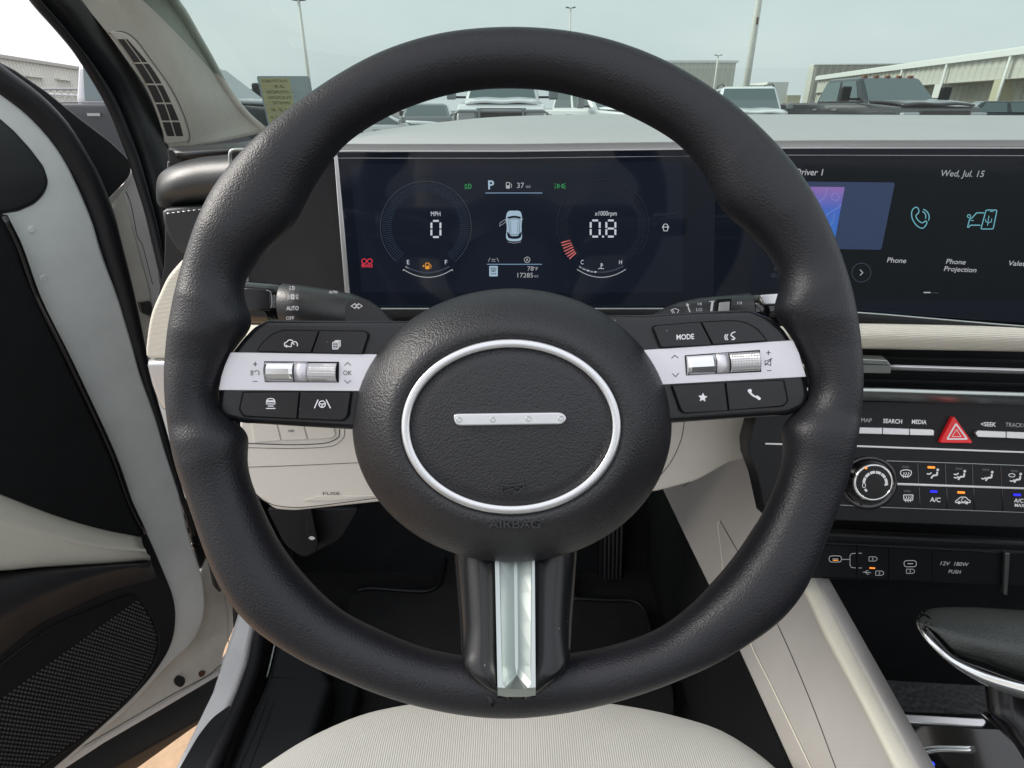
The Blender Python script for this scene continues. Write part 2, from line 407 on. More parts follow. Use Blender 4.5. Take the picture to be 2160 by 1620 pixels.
_cap()
WC = at(1083, 785, .31)
SW = thing('steering_wheel', 'large black leather steering wheel with silver oval ring, seen from the driver seat', 'steering wheel', WC)
outer = [(1083,60),(1153,63),(1253,78),(1320,97),(1440,150),(1503,190),(1557,230),(1600,270),(1640,311),(1673,350),(1707,400),(1740,460),(1773,540),(1793,607),(1807,673),(1816,740),(1819,807),(1814,873),(1797,973),(1780,1033),(1763,1080),(1740,1140),(1713,1207),(1697,1243),(1673,1277),(1637,1315),(1583,1353),(1507,1400),(1440,1429),(1353,1462),(1253,1490),(1153,1508),(1087,1514),(1020,1512),(920,1497),(820,1470),(720,1430),(633,1390),(567,1348),(530,1320),(500,1288),(467,1240),(443,1187),(420,1123),(405,1080),(398,1055),(373,983),(360,923),(350,840),(348,790),(355,707),(367,640),(383,567),(393,537),(417,467),(447,405),(483,355),(567,268),(653,200),(720,156),(803,112),(887,83),(953,69),(1020,62)]
inner = [(1080,187),(1153,191),(1220,205),(1287,227),(1353,257),(1407,287),(1437,308),(1473,350),(1493,383),(1508,423),(1523,450),(1550,470),(1583,497),(1613,527),(1640,567),(1650,590),(1652,617),(1640,637),(1612,647),
         (1590,653),(1629,668),(1656,690),(1674,718),(1692,758),(1706,803),(1709,835),(1702,858),(1666,876),(1622,886),(1643,905),(1653,933),(1653,963),(1640,1007),(1620,1057),(1603,1090),(1573,1138),(1533,1193),(1490,1240),(1440,1290),(1387,1327),(1320,1352),(1213,1375),(1087,1386),(970,1380),(920,1372),(853,1350),(787,1320),(720,1287),(633,1200),(583,1130),(560,1080),(550,1060),(527,1007),(520,957),(523,933),(537,913),(556,900),
         (507,893),(484,888),(460,874),(456,860),(462,820),(474,778),(489,742),(508,718),(537,692),(566,673),(530,663),(513,650),(507,623),(520,583),(540,557),(583,510),(617,487),(633,460),(650,417),(693,350),(717,313),(787,263),(853,230),(920,207),(987,192)]
CX, CY = 1083, 785
def polar(pts):
    L_ = sorted((math.atan2(y - CY, x - CX), math.hypot(x - CX, y - CY)) for x, y in pts)
    L_ = [(a - 2 * math.pi, r) for a, r in L_[-3:]] + L_ + [(a + 2 * math.pi, r) for a, r in L_[:3]]
    def f(a):
        for (a0, r0), (a1, r1) in zip(L_, L_[1:]):
            if a0 <= a <= a1: return r0 + (r1 - r0) * (a - a0) / max(1e-9, a1 - a0)
        return L_[-1][1]
    return f
NR = 540; fo, fi = polar(outer), polar(inner)
angs = [-math.pi + 2 * math.pi * i / NR for i in range(NR)]
ro = [fo(a) for a in angs]; ri = [fi(a) for a in angs]
def smooth(v, k, n):
    for _ in range(n): v = [v[i - 1] * k + v[i] * (1 - 2 * k) + v[(i + 1) % len(v)] * k for i in range(len(v))]
    return v
ro = smooth(ro, .25, 16); ri = smooth(ri, .25, 30)
bm = bmesh.new(); rings = []; NS = 28
for i, a in enumerate(angs):
    mid = (ro[i] + ri[i]) / 2; hw = (ro[i] - ri[i]) / 2
    ca, sa = math.cos(a), math.sin(a)
    c = at(CX + ca * mid, CY + sa * mid, .31)
    dirv = (RT * ca - UP * sa)
    psi = math.sqrt(1 + ((CX - 1080 + ca * mid) / F0) ** 2 + ((810 - CY - sa * mid) / F0) ** 2)
    aa = hw * .31 / F0 / psi * 1.0; bb = min(max(aa, .0145), .0175)
    # squash keeps the silhouette where the eye sees it
    th_ = math.atan(mid / F0); k = math.sqrt(max(1e-9, (hw * .31 / F0 * math.cos(th_)) ** 2 - (bb * math.sin(th_)) ** 2)) / math.cos(th_) if hw * .31 / F0 * math.cos(th_) > bb * math.sin(th_) else aa
    ring = []
    for s in range(NS):
        ph = 2 * math.pi * s / NS; cp, sp_ = math.cos(ph), math.sin(ph)
        e = .92
        ring.append(bm.verts.new(c + dirv * (k * math.copysign(abs(cp) ** e, cp)) - FW * (bb * math.copysign(abs(sp_) ** e, sp_))))
    rings.append(ring)
for i in range(NR):
    A_, B_ = rings[i], rings[(i + 1) % NR]
    for s in range(NS):
        f = bm.faces.new((A_[s], B_[s], B_[(s + 1) % NS], A_[(s + 1) % NS])); f.smooth = True
bmesh.ops.recalc_face_normals(bm, faces=bm.faces)
RIM = emit('rim', bm, M['rim_leather'], SW)
# thin seam where the leather meets the back shell on the inner side of the lower rim
sp = [at(CX + math.cos(a) * (r + 4), CY + math.sin(a) * (r + 4), .318) for a, r in zip(angs, ri)]
seam = [p for a, p in zip(angs, sp) if .55 < a < 2.55]
emit('seam', tube(seam, .0011, 6, ref=FW), M['rubber'], RIM)

# hub: nested ellipses with a height each
def ell(cx, cy, rx, ry, w_, n=96): return [at(cx + rx * math.cos(2 * math.pi * k / n), cy + ry * math.sin(2 * math.pi * k / n), .31 - w_) for k in range(n)]
def stack(prof, bm=None, cap=True):
    bm = bm or bmesh.new(); rs = [[bm.verts.new(p) for p in ell(*q)] for q in prof]
    for a, b in zip(rs, rs[1:]):
        n = len(a)
        for i in range(n):
            f = bm.faces.new((a[i], a[(i + 1) % n], b[(i + 1) % n], b[i])); f.smooth = True
    if cap: bm.faces.new(rs[-1])
    bmesh.ops.recalc_face_normals(bm, faces=bm.faces)
    return bm
hub = [(1080,905,262,225,-.055),(1080,898,318,272,-.030),(1080,897,333,285,-.014),(1080,897.5,337,289,-.005),(1080,897.5,333,286,.003),(1080,898,322,276,.010),(1080,898,303,258,.0165),(1080,899,282,236,.0215),(1079,899.5,268,222,.0243),(1078.5,900,257,211,.0255),(1078,900,245,199,.0256),(1078,900,236,189,.0250),(1078,900,233,186.5,.0238),(1078,900,231,184,.0236),(1078,900,214,167,.0236),(1078,900,212,165,.0244),(1078,900,180,138,.0250),(1078,900,90,70,.0255),(1078,900,10,8,.0256)]
HUB = emit('hub', stack(hub), M['hub_vinyl'], SW, label='round black airbag cover')
ring = [(1078,900,232,185,.0225),(1078,900,232,185,.0252),(1078,900,229,182,.0262),(1078,900,216,169,.0262),(1078,900,214,167,.0254),(1078,900,214,167,.0225)]
emit('trim_ring', stack(ring, cap=False), M['satin_silver'], HUB, label='silver oval trim ring')
BARP = WHEEL.up(.0256)
bar = rc([(957,873),(1186,870),(1197,882),(1188,895),(963,898),(957,886)], 11, 4)
BAR = emit('emblem_bar', slab(bar, BARP, .004, .0008, .0022), M['satin_silver'], HUB, label='silver horizontal emblem bar with four dimples')
for x, y in ((968.5, 885.5), (1039, 885), (1115, 883.5), (1183, 882.5)):
    bm = bmesh.new(); P0 = [at(x + 5 * math.cos(a), y + 5 * math.sin(a), .31 - .0279) for a in [2 * math.pi * k / 16 for k in range(16)]]
    tube(P0, .00028, 6, True, ref=FW, bm=bm); emit('dimple', bm, M['chrome_dark'], BAR)
# raised marks of the cover
HT = WHEEL.up(.0252)
def relief(name, bm, t=.0006):
    geo = bmesh.ops.extrude_face_region(bm, geom=list(bm.faces)); vv = [g for g in geo['geom'] if isinstance(g, bmesh.types.BMVert)]
    bmesh.ops.translate(bm, verts=vv, vec=-FW * t); bmesh.ops.recalc_face_normals(bm, faces=bm.faces)
    return emit(name, bm, M['emboss_lit_edge'], HUB)
bm = bmesh.new(); hp = WHEEL.up(.0253)
ribbon([(1058,1021),(1058,1041),(1066,1034),(1081,1030)], 2.2, hp, 0, bm); ribbon([(1058,1021),(1074,1024),(1105,1020),(1103,1031),(1098,1030)], 2.2, hp, 0, bm); ribbon(arc(1090,1029,8,0,180,8), 2.2, hp, 0, bm)
relief('horn_mark', bm, .0014)
bm = bmesh.new(); text('AIRBAG', 1085, 1104, 17, WHEEL.up(.0254), None, None, w=108, bold=0, bm=bm); relief('airbag_lettering', bm, .0011)
bm = stack([(1083,800,150,150,-.20),(1083,830,190,180,-.10),(1083,880,210,200,-.05)], cap=True); emit('column_cover', bm, M['dark_plastic'], SW)

# ---- spokes
def lr(pts): return pts
def quadslab(name, poly, m, par, lift, t=.004, bev=.0007, label=None): return emit(name, slab(poly, WHEEL, t, bev, lift), M[m], par, label=label)
hl = rc([(558,674),(700,675),(880,676),(900,749),(880,830),(850,908),(744,907),(507,893),(470,884),(455,868),(459,826),(471,780),(488,740),(507,716),(530,691)], [8,0,0,0,0,0,8,10,10,12,3,3,8,10,10])
SPL = emit('spoke', slab(hl, WHEEL, .024, .0035, -.001, 5), M['satin_black'], SW, label='spoke with the cruise and trip buttons')
sl = [(486,743),(900,749),(880,826),(461,823),(466,795),(474,770)]
PL_ = quadslab('silver_plate', rc(sl, 2), 'silver_plate', SPL, .0008, .0026, .0005)
hr = rc([(1270,664),(1360,663),(1471,656),(1586,652),(1629,670),(1656,692),(1674,720),(1692,760),(1706,805),(1710,835),(1703,861),(1666,877),(1545,884),(1417,893),(1310,898),(1262,830),(1255,740)], [0,0,3,10,10,10,10,10,10,10,14,10,3,4,0,0,0])
SPR = emit('spoke', slab(hr, WHEEL, .024, .0035, -.001, 5), M['satin_black'], SW, label='spoke with the mode and phone buttons')
sr = [(1262,745),(1360,738),(1673,717.5),(1686,745),(1701,795),(1404,811),(1270,819)]
PR_ = quadslab('silver_plate', rc(sr, 2), 'silver_plate', SPR, .0008, .0026, .0005)
def button(poly, par, lab, r=3, lift=.0019):
    b = emit('button', slab(rc(poly, r), WHEEL, .004, .0012, lift, 4), M['button_black'], par, label=lab)
    # dished centre
    cx = sum(p[0] for p in poly) / len(poly); cy = sum(p[1] for p in poly) / len(poly)
    return b
def pocket(poly, par, r=4):
    return emit('button_gap', slab(rc(poly, r), WHEEL, .0012, 0, .0004), M['footwell_black'], par)
pocket([(540,741),(552,723),(574,703),(597,695),(770,697),(779,704),(765,748)], SPL)
b1 = button([(543,740),(554,724),(576,705),(598,698),(671,698.5),(655,743)], SPL, 'button with a car and gauge mark', [2,8,10,8,2,2])
b2 = button([(675,698.5),(768,699.5),(776,706),(763,746),(659,743.5)], SPL, 'button with a page mark', [2,6,6,3,2])
pocket([(511,826),(503,864),(513,880),(724,889),(735,879),(742,826)], SPL)
b3 = button([(514,828),(506,863),(515,877),(625,883),(630,828)], SPL, 'button with a distance mark', [3,6,8,2,2])
b4 = button([(634,828),(629,883),(723,886),(732,877),(739,828)], SPL, 'button with a steering assist mark', [2,2,8,6,3])
pocket([(1376,691),(1380,686),(1479,678),(1546,674.5),(1574,679),(1598,692),(1621,719),(1393,734)], SPR)
b5 = button([(1379,692),(1384,687.5),(1477,680),(1501,727),(1395,732)], SPR, 'button lettered MODE', [4,5,2,2,4])
b6 = button([(1481,680),(1546,677),(1572,681),(1596,694),(1617,718),(1505,726)], SPR, 'button with a talking face mark', [2,8,10,10,4,2])
pocket([(1416,813),(1435,868),(1444,873),(1653,858),(1664,846),(1655,801)], SPR)
b7 = button([(1419,814),(1438,866),(1446,871),(1535,866),(1528,808)], SPR, 'button with a star', [3,6,6,2,2])
b8 = button([(1532,807.5),(1539,865.5),(1652,856),(1661,845),(1652,803)], SPR, 'button with a telephone', [2,2,10,8,3])
W2 = WHEEL.up(.0020)
wp = M['white_print']
# car with gauge
icon('mark', W2, wp, b1, [(so([(606,731),(601,730),(600,724),(604,722),(608,718),(613,717),(618,719)],3), False), ([(606,731),(615,731)], False), (arc(621,727,6.5,-210,30,12), False), ([(621,727),(617,723)], False), (circ(604,730,2,8), True, 1.6)], wpx=2.0, lift=.0001)
icon('mark', W2, wp, b2, [(rc([(702,722),(713,722),(713,736),(702,736)],1.5), True, 1.8), ([(705,720),(715.5,720),(715.5,733)], False, 1.4), ([(707,718.3),(718,718.3),(718,731)], False, 1.2), ([(704.5,725.5),(710.5,725.5)],False,1.3), ([(704.5,729),(710.5,729)],False,1.3), ([(704.5,732.5),(710.5,732.5)],False,1.3)], lift=.0001)
icon('mark', W2, wp, b3, [([(561,852),(581,852)], False, 2), ([(565,856.5),(577,856.5)],False,2), ([(561,861.5),(581,861.5)], False, 2), (so([(562,850),(563,844),(567,841),(575,841),(579,844),(580,850)],3), False, 2)], fills=[box2(563.5,844.5,578.5,848.5)], lift=.0001)
icon('mark', W2, wp, b4, [([(671,843),(663,861)],False,2.4), ([(688,843),(697,861)],False,2.4), (circ(679.5,852.5,6.8,20),True,2), ([(673,852),(686,852)],False,2), ([(679.5,852),(679.5,859)],False,2.4)], lift=.0001)
text('MODE', 1445.5, 710.5, 10.5, W2, wp, b5, w=37, bold=.02, lift=.0001, name='mark', rot=.05)
icon('mark', W2, wp, b6, [(arc(1537,711,8,130,230,8),False,2), (arc(1541,711,8,130,230,8),False,2), (so([(1551,700),(1545,702),(1542,707),(1543,709)],3),False,2.2), ([(1543,709),(1547,710),(1546,713)],False,2), (so([(1546,713),(1550,713),(1548,716),(1543,716)],3),False,2)], lift=.0001)
star = []
for k in range(10):
    a = rad(-90 + 36 * k + 4); r_ = 10.5 if k % 2 == 0 else 4.9; star.append((1482.5 + r_ * math.cos(a), 838.5 + r_ * math.sin(a)))
icon('mark', W2, wp, b7, fills=[rc(star, 1.2, 2)], lift=.0001)
icon('mark', W2, wp, b8, fills=[sm([(1577,823),(1583,820.5),(1586,824),(1585,828),(1593,835),(1597,834),(1603,838),(1605,841),(1601,844),(1596,840),(1588,836),(1580,829)],4)], lift=.0001)
# rollers in their windows
def win(q, par):
    return emit('roller_window', slab(q, WHEEL, .001, 0, .0011), M['footwell_black'], par)
def roller(name, q, m, par, knurl=False, label=None, fac=False):
    """q = left-top, right-top, right-bottom, left-bottom in photo px; a horizontal barrel bulging towards the driver"""
    bm = bmesh.new(); lt, rt, rb, lb = [WHEEL.hit(x, y, .001) for x, y in q]
    if knurl:
        nu, nv = 11, 10; H = {}
        for i in range(nu * 2 + 1):
            for j in range(nv * 2 + 1):
                u = i / (nu * 2); v_ = j / (nv * 2); a = rad(-78 + 156 * v_); yv = (1 + math.sin(a) / math.sin(rad(78))) / 2
                hgt = .0031 * (math.cos(a) - .2) / .8 + (.0009 if (i % 2 and j % 2) else 0)
                p = lt.lerp(rt, u).lerp(lb.lerp(rb, u), yv); H[i, j] = bm.verts.new(p - FW * hgt)
        for i in range(nu * 2):
            for j in range(nv * 2): bm.faces.new((H[i, j], H[i + 1, j], H[i + 1, j + 1], H[i, j + 1]))
    elif fac:
        prof = [(0, .0002), (.10, .0026), (.34, .0040), (.62, .0040), (.86, .0022), (1, .0002)]; us = [0, .02, .12, .88, .98, 1]
        H = {}
        for i, u in enumerate(us):
            for j, (v_, h_) in enumerate(prof):
                k = 0 if i in (0, 5) else (.75 if i in (1, 4) else 1)
                p = lt.lerp(rt, u).lerp(lb.lerp(rb, u), v_); H[i, j] = bm.verts.new(p - FW * (h_ * k + (0 if k else .0002)))
        for i in range(5):
            for j in range(5): bm.faces.new((H[i, j], H[i + 1, j], H[i + 1, j + 1], H[i, j + 1]))
    else:
        H = {}
        for i in range(2):
            for j in range(9):
                v_ = j / 8; a = rad(-70 + 140 * v_); p = (lt if i == 0 else rt).lerp(lb if i == 0 else rb, v_); H[i, j] = bm.verts.new(p - FW * .0024 * (math.cos(a)))
        for j in range(8):
            f = bm.faces.new((H[0, j], H[1, j], H[1, j + 1], H[0, j + 1])); f.smooth = True
    bmesh.ops.recalc_face_normals(bm, faces=bm.faces); face_eye(bm)
    return emit(name, bm, M[m], par, label=label, mods=[SOL(.0008)] if not fac else ())
win([(557,762),(715,763),(714.5,807),(558,806)], PL_)
roller('toggle_switch', [(559,764),(621.5,764.5),(621.5,805),(559.5,804.5)], 'chrome', PL_, fac=True)
roller('switch_bridge', [(623,763),(650,763.5),(650,806),(623.5,805.5)], 'silver_plate', PL_)
roller('scroll_wheel', [(651.5,765),(711.5,765.5),(711,806),(651.5,805.5)], 'knurl', PL_, knurl=True)
win([(1444.5,749.5),(1603,738),(1606,784.5),(1447.5,792)], PR_)
roller('toggle_switch', [(1446.5,751),(1507,747),(1509.5,788),(1449,790.5)], 'chrome', PR_, fac=True)
roller('switch_bridge', [(1508.5,746),(1534.5,744.5),(1537,786.5),(1511,788.5)], 'silver_plate', PR_)
roller('scroll_wheel', [(1536.5,744.5),(1600,741),(1602.5,782.5),(1539,786)], 'knurl', PR_, knurl=True)
W3 = WHEEL.up(.0009); dp = M['dark_print']
icon('mark', W3, dp, PL_, [([(533,768),(543,768)],False,1.5), ([(538,763),(538,773)],False,1.5), ([(533,804.5),(543,804.5)],False,1.5), ([(529.5,781),(529.5,792)],False,1.4), ([(533,781),(533,792)],False,1.4), (arc(541.5,786.5,5,-170,60,10),False,1.4),
     ([(726.5,771),(733,764.5),(740,771)],False,1.5), ([(726.5,802),(733,808.5),(740,802)],False,1.5)], lift=.0001)
text('OK', 733, 786.5, 9.5, W3, dp, PL_, w=18, lift=.0001, name='mark')
icon('mark', W3, dp, PR_, [([(1416.5,756),(1423,749.5),(1431,755)],False,1.5), ([(1418.5,788),(1425.5,794.5),(1432,787)],False,1.5), ([(1616,744.5),(1626,743.5)],False,1.5), ([(1621,739),(1621,749)],False,1.5), ([(1618,782),(1627,781.3)],False,1.5),
     ([(1614,761),(1614,768),(1618,768),(1626,771),(1626,757),(1618,761)],True,1.4), ([(1629,755),(1614,771)],False,1.5)], lift=.0001)

# ---- lower spoke
rowsY = [(1150, 958, 1217, -.022, -.0094), (1183, 959, 1216, -.018, -.006), (1313, 969, 1207, -.004, .0073), (1370, 972, 1204, .006, .0132), (1400, 978, 1197, .0115, .0162), (1425, 992, 1182, .0155, .0188), (1448, 1019, 1154, .0175, .0197), (1462, 1045, 1134, .0178, .0197), (1470, 1060, 1120, .0160, .017)]
rows = []
for y, xl, xr, we, wm in rowsY:
    we2 = we - .006 if y < 1400 else we - .003
    row = []
    for k in range(13):
        t = k / 12; e = math.sin(math.pi * t); dip = .0060 if 5 <= k <= 7 else 0; row.append(at(xl + (xr - xl) * (1 - math.cos(math.pi * t)) / 2, y + (6 * e if y > 1440 else 0), .31 - (we2 + (wm - we2) * min(1, e * 1.25) ** .8 - dip)))
    rows.append(row)
LSP = emit('spoke', face_eye(grid(rows, 2, 4)), M['satin_black'], SW, label='glossy black lower spoke with a grooved silver strip', mods=[SOL(.01)])
# silver strip: flat rim with a V groove
def sa_(x, y, w_): return at(x, y, .31 - w_)
def wm_(y):
    ys = [(r[0], r[4]) for r in rowsY]
    for (y0, a), (y1, b) in zip(ys, ys[1:]):
        if y0 <= y <= y1: return a + (b - a) * (y - y0) / (y1 - y0)
    return ys[-1][1]
bm = bmesh.new(); ysr = [1175, 1187, 1250, 1313, 1370, 1405]
def fr(y): k = (y - 1183) / (1467 - 1183); return (1044 + 6 * k, 1128 + 2 * k, 1053 + 7 * k, 1122 - 2 * k, 1084 + 3 * k, 1091 + 3 * k)
def hs(y): return -.006 + (y - 1183) * .0001025 + .0044
prev = None
for y in ysr:
    a, b, c, d, e1, e2 = fr(y); h = hs(y)
    r_ = [bm.verts.new(sa_(a, y, h - .010)), bm.verts.new(sa_(a, y, h)), bm.verts.new(sa_(c, y, h)), bm.verts.new(sa_(c + 1.5, y, h - .0012)), bm.verts.new(sa_(e1, y, h - .0070)), bm.verts.new(sa_(e2, y, h - .0070)), bm.verts.new(sa_(d - 1.5, y, h - .0012)), bm.verts.new(sa_(d, y, h)), bm.verts.new(sa_(b, y, h)), bm.verts.new(sa_(b, y, h - .010))]
    if prev:
        for i in range(9): bm.faces.new((prev[i], prev[i + 1], r_[i + 1], r_[i]))
    prev = r_
h = hs(1450); a, b, c, d, e1, e2 = fr(1450)
A1 = [bm.verts.new(sa_(a, 1450, h - .004)), bm.verts.new(sa_(a, 1450, h)), bm.verts.new(sa_(c, 1440, hs(1440))), bm.verts.new(sa_(c + 6, 1451, h)), bm.verts.new(sa_(c + 14, 1454, h)), bm.verts.new(sa_(d - 14, 1454, h)), bm.verts.new(sa_(d - 6, 1451, h)), bm.verts.new(sa_(d, 1440, hs(1440))), bm.verts.new(sa_(b, 1450, h)), bm.verts.new(sa_(b, 1450, h - .004))]
tip = bm.verts.new(sa_(1090, 1424, hs(1424) - .0065))
for q in ((prev[0], prev[1], A1[1], A1[0]), (prev[1], prev[2], A1[2], A1[1]), (prev[2], prev[3], A1[2]), (prev[3], prev[4], tip, A1[2]), (prev[4], prev[5], tip), (prev[5], prev[6], A1[7], tip), (prev[6], prev[7], A1[7]), (prev[7], prev[8], A1[8], A1[7]), (prev[8], prev[9], A1[9], A1[8]),
          (tip, A1[3], A1[2]), (tip, A1[4], A1[3]), (tip, A1[5], A1[4]), (tip, A1[6], A1[5]), (tip, A1[7], A1[6])): bm.faces.new(q)
E1 = [bm.verts.new(sa_(1050, 1467, h - .001)), bm.verts.new(sa_(1070, 1470, h - .001)), bm.verts.new(sa_(1110, 1470, h - .001)), bm.verts.new(sa_(1130, 1467, h - .001))]
for q in ((A1[1], A1[2], A1[3], E1[0]), (A1[3], A1[4], E1[1], E1[0]), (A1[4], A1[5], E1[2], E1[1]), (A1[5], A1[6], E1[3], E1[2]), (A1[6], A1[7], A1[8], E1[3])): bm.faces.new(q)
F1 = [bm.verts.new(v.co + FW * .010) for v in E1]
for i in range(3): bm.faces.new((E1[i], E1[i + 1], F1[i + 1], F1[i]))
bm.faces.new((A1[0], A1[1], E1[0], F1[0])); bm.faces.new((A1[9], F1[3], E1[3], A1[8]))
bmesh.ops.recalc_face_normals(bm, faces=bm.faces); face_eye(bm)
emit('silver_strip', bm, M['chrome_dark'], LSP)

# ================================================================== STALKS
def stalk_body(secs, n=24):
    """secs = (x, y top, y bottom, depth): a fat lever lying across the picture"""
    bm = bmesh.new(); rings = []
    for x, yt, yb, d, dx in secs:
        r = (yb - yt) / 2 * d / F0; c = at(x, (yt + yb) / 2, d)
        rings.append([bm.verts.new(c + (UP * math.cos(2 * math.pi * k / n) - FW * math.sin(2 * math.pi * k / n) * .95) * r + RT * (dx * d / F0) * math.cos(2 * math.pi * k / n)) for k in range(n)])
    for a, b in zip(rings, rings[1:]):
        for k in range(n):
            f = bm.faces.new((a[k], a[(k + 1) % n], b[(k + 1) % n], b[k])); f.smooth = True
    bm.faces.new(list(reversed(rings[0]))); bm.faces.new(rings[-1]); bmesh.ops.recalc_face_normals(bm, faces=bm.faces)
    return bm
LS = thing('light_stalk', 'black light and indicator stalk with AUTO lettering on the left of the column', 'lever', at(700, 640, .37))
body = emit('stalk_body', stalk_body([(599,600,690,.37,0),(601,598,692,.37,0),(650,604,700,.37,0),(700,612,708,.37,0),(745,620,716,.37,0),(780,634,722,.371,0),(805,652,726,.373,0),(830,676,730,.376,0),(880,700,735,.38,0)]), M['dash_black'], LS)
tip_ = emit('stalk_tip', stalk_body([(470,590,682,.37,0),(510,592,684,.37,0),(575,597,688,.37,0),(600,600,691,.37,0)]), M['gloss_black'], LS)
SPn = Plane(at(650, 650, .37 - .0150), -FW)
emit('tip_ring', slab([(500,607),(562,609),(570,614),(571,650),(566,655),(500,655)], SPn.up(-.0016), .002, .0008), M['satin_black'], tip_)
icon('tip_edge', SPn, M['satin_silver'], tip_, [(so([(562,612),(570,615),(572,622),(573,640),(571,650)],3), False, 1.8)], lift=.0)
SPu = Plane(at(650, 625, .37 - .0120), -FW + UP * .55)
text('AUTO', 617, 650, 8.5, SPn, wp, body, w=26, bold=.02, name='mark', lift=.0006)
text('OFF', 612, 671, 7, SPn.up(-.002), wp, body, w=17, bold=0, name='mark', lift=.0006)
icon('mark', SPn.up(-.0015), wp, body, [(arc(614,626,5,-90,90,8),False,1.8), ([(614,621),(614,631)],False,1.8), (arc(620,626,5,90,270,8),False,1.8), ([(620,621),(620,631)],False,1.8), ([(606,622),(610,623)],False,1.5), ([(606,626),(610,626)],False,1.5), ([(606,630),(610,629)],False,1.5), ([(624,623),(629,622)],False,1.5), ([(624,626),(629,627)],False,1.5), ([(624,629),(629,631)],False,1.5)], lift=.0008)
icon('mark', SPn.up(-.0045), wp, body, [(arc(617,607.5,4,-90,90,8),False,1.5), ([(617,603.5),(617,611.5)],False,1.5), ([(610,604.5),(614,604.5)],False,1.3), ([(610,608),(614,608)],False,1.3), ([(610,611),(614,611)],False,1.3)], lift=.0026)
text('AUTO', 703, 616, 5, SPn.up(-.004), wp, body, w=18, bold=.02, name='mark', lift=.0024)
fp = emit('indicator_pad', slab(rc([(728,640),(736,632),(770,632),(800,648),(835,690),(728,700)], [10,10,16,20,2,2]), SPn.up(.0016), .003, .0008, 0), M['button_black'], LS)
icon('mark', SPn.up(.0017), wp, fp, [([(749,640),(741,645.5),(749,651),(749,648),(752,648),(752,643),(749,643)],True,1.6), ([(756,640),(764,645.5),(756,651),(756,648),(753,648),(753,643),(756,643)],True,1.6)], lift=.0003)
WS = thing('wiper_stalk', 'wiper stalk with HI and LO lettering on the right of the column', 'lever', at(1500, 645, .37))
wb = emit('stalk_body', stalk_body([(1330,690,730,.38,0),(1376,664,722,.377,0),(1400,650,716,.374,0),(1430,638,712,.372,0),(1470,629,706,.37,0),(1520,624,700,.37,0),(1577,619,696,.37,0),(1579,620,695,.37,0)]), M['dash_black'], WS)
wt = emit('stalk_tip', stalk_body([(1578,622,694,.37,0),(1610,620,692,.37,0),(1652,616,688,.37,0),(1700,612,684,.37,0)]), M['gloss_black'], WS)
WPn = Plane(at(1500, 650, .37 - .0122), -FW)
emit('tip_button', slab(rc([(1604,622),(1700,615),(1700,640),(1612,642)], 4), WPn, .003, .001, 0), M['satin_silver'], wt)
emit('wiper_dial', slab(rc([(1512,631),(1544,629),(1541,662),(1509,664)], 3), WPn, .003, .0005, .0004), M['footwell_black'], wb)
emit('dial_face', slab(rc([(1518,638),(1540,636),(1538,662),(1515,664)], 2), WPn, .003, .0008, .0012), M['dash_grey'], wb)
icon('mark', WPn, wp, wb, [([(1449,640),(1456,660)],False,2.5), ([(1449,640),(1453,644)],False,2), ([(1449,640),(1448,645)],False,2), ([(1496,636),(1508,635)],False,1.6), ([(1503,636),(1500,658)],False,5)], lift=.0012)
text('LO', 1475, 653, 7, WPn, wp, wb, w=12, name='mark', lift=.0012); text('HI', 1476, 641, 6, WPn, wp, wb, w=8, name='mark', lift=.0012); text('HI', 1560, 639, 6, WPn, wp, wb, w=9, name='mark', lift=.0012)
wpd = emit('wiper_pad', slab(rc([(1380,668),(1405,650),(1425,645),(1440,648),(1448,664),(1448,700),(1380,700)], [4,12,8,8,8,0,0]), WPn, .004, .0008, .0006), M['button_black'], wb)
icon('mark', WPn, wp, wpd, [(so([(1415,654),(1424,651),(1432,654)],3),False,1.5), ([(1415,654),(1420,662)],False,1.5), ([(1432,654),(1428,662)],False,1.5), ([(1418,653),(1424,662)],False,1.5)], lift=.001)

# ================================================================== DASHBOARD
def dispY(x):                     # forward distance of the display face at lateral x: flat, then turned towards the driver
    return .5 if x < .17 else .5 - (x - .17) * math.tan(rad(12))
def onD(px, py, dy=0):            # a photo pixel on that folded face, moved DY away
    r = ray(px, py); y = .5
    for _ in range(8): y = dispY(r.x * (y / r.y)) + dy
    return EYE + r * (y / r.y)
DA = thing('dashboard', 'grey and cream dashboard behind the steering wheel with knit panel and long air vent', 'dashboard', EYE + V((.1, .6, -.2)))
# top pad: front lip, crown, rear edge
xs = [560, 640, 720, 800, 900, 1007, 1080, 1187, 1320, 1500, 1700, 1900, 2160, 2420]
back = {560: 330, 640: 306, 720: 290, 800: 277, 900: 263, 1007: 251, 1080: 246.5, 1187: 243.5, 1320: 242, 1500: 242, 1700: 243, 1900: 244, 2160: 245, 2420: 246}
def frontpy(x): return 319 - 7 * min(1, max(0, (x - 1080) / 560)) if x < 1640 else 312
r0, r1, r2, r3, r4, r5 = [], [], [], [], [], []
for x in xs:
    f = frontpy(x); b = back[x]
    if x < 700: f = 319 + (700 - x) * .09
    p = onD(x, f + 2.5, .010); r0.append(p)
    p = onD(x, f + 1.2, -.003); r1.append(p)
    p = onD(x, f - 1.5, -.002); r2.append(p)
    r3.append(atY(x, f - 3.5, .515)); 
    r4.append(atY(x, b + (f - b) * .22, .72)); r5.append(atY(x, b, .95))
r6 = [p + V((0, .10, -.03)) for p in r5]
emit('top_pad', face_to(grid([r0, r1, r2, r3, r4, r5, r6], 3, 4), V((0, -.2, 1))), M['dash_grey'], DA, label='smooth grey top pad under the windscreen', mods=[SOL(.006)])
# speck of dirt on the pad is left to the material
# body behind everything so nothing shows through
bm = boxm(-.40, 1.0, .74, 1.02, 1.0, 1.225); emit('core', bm, M['footwell_black'], DA)

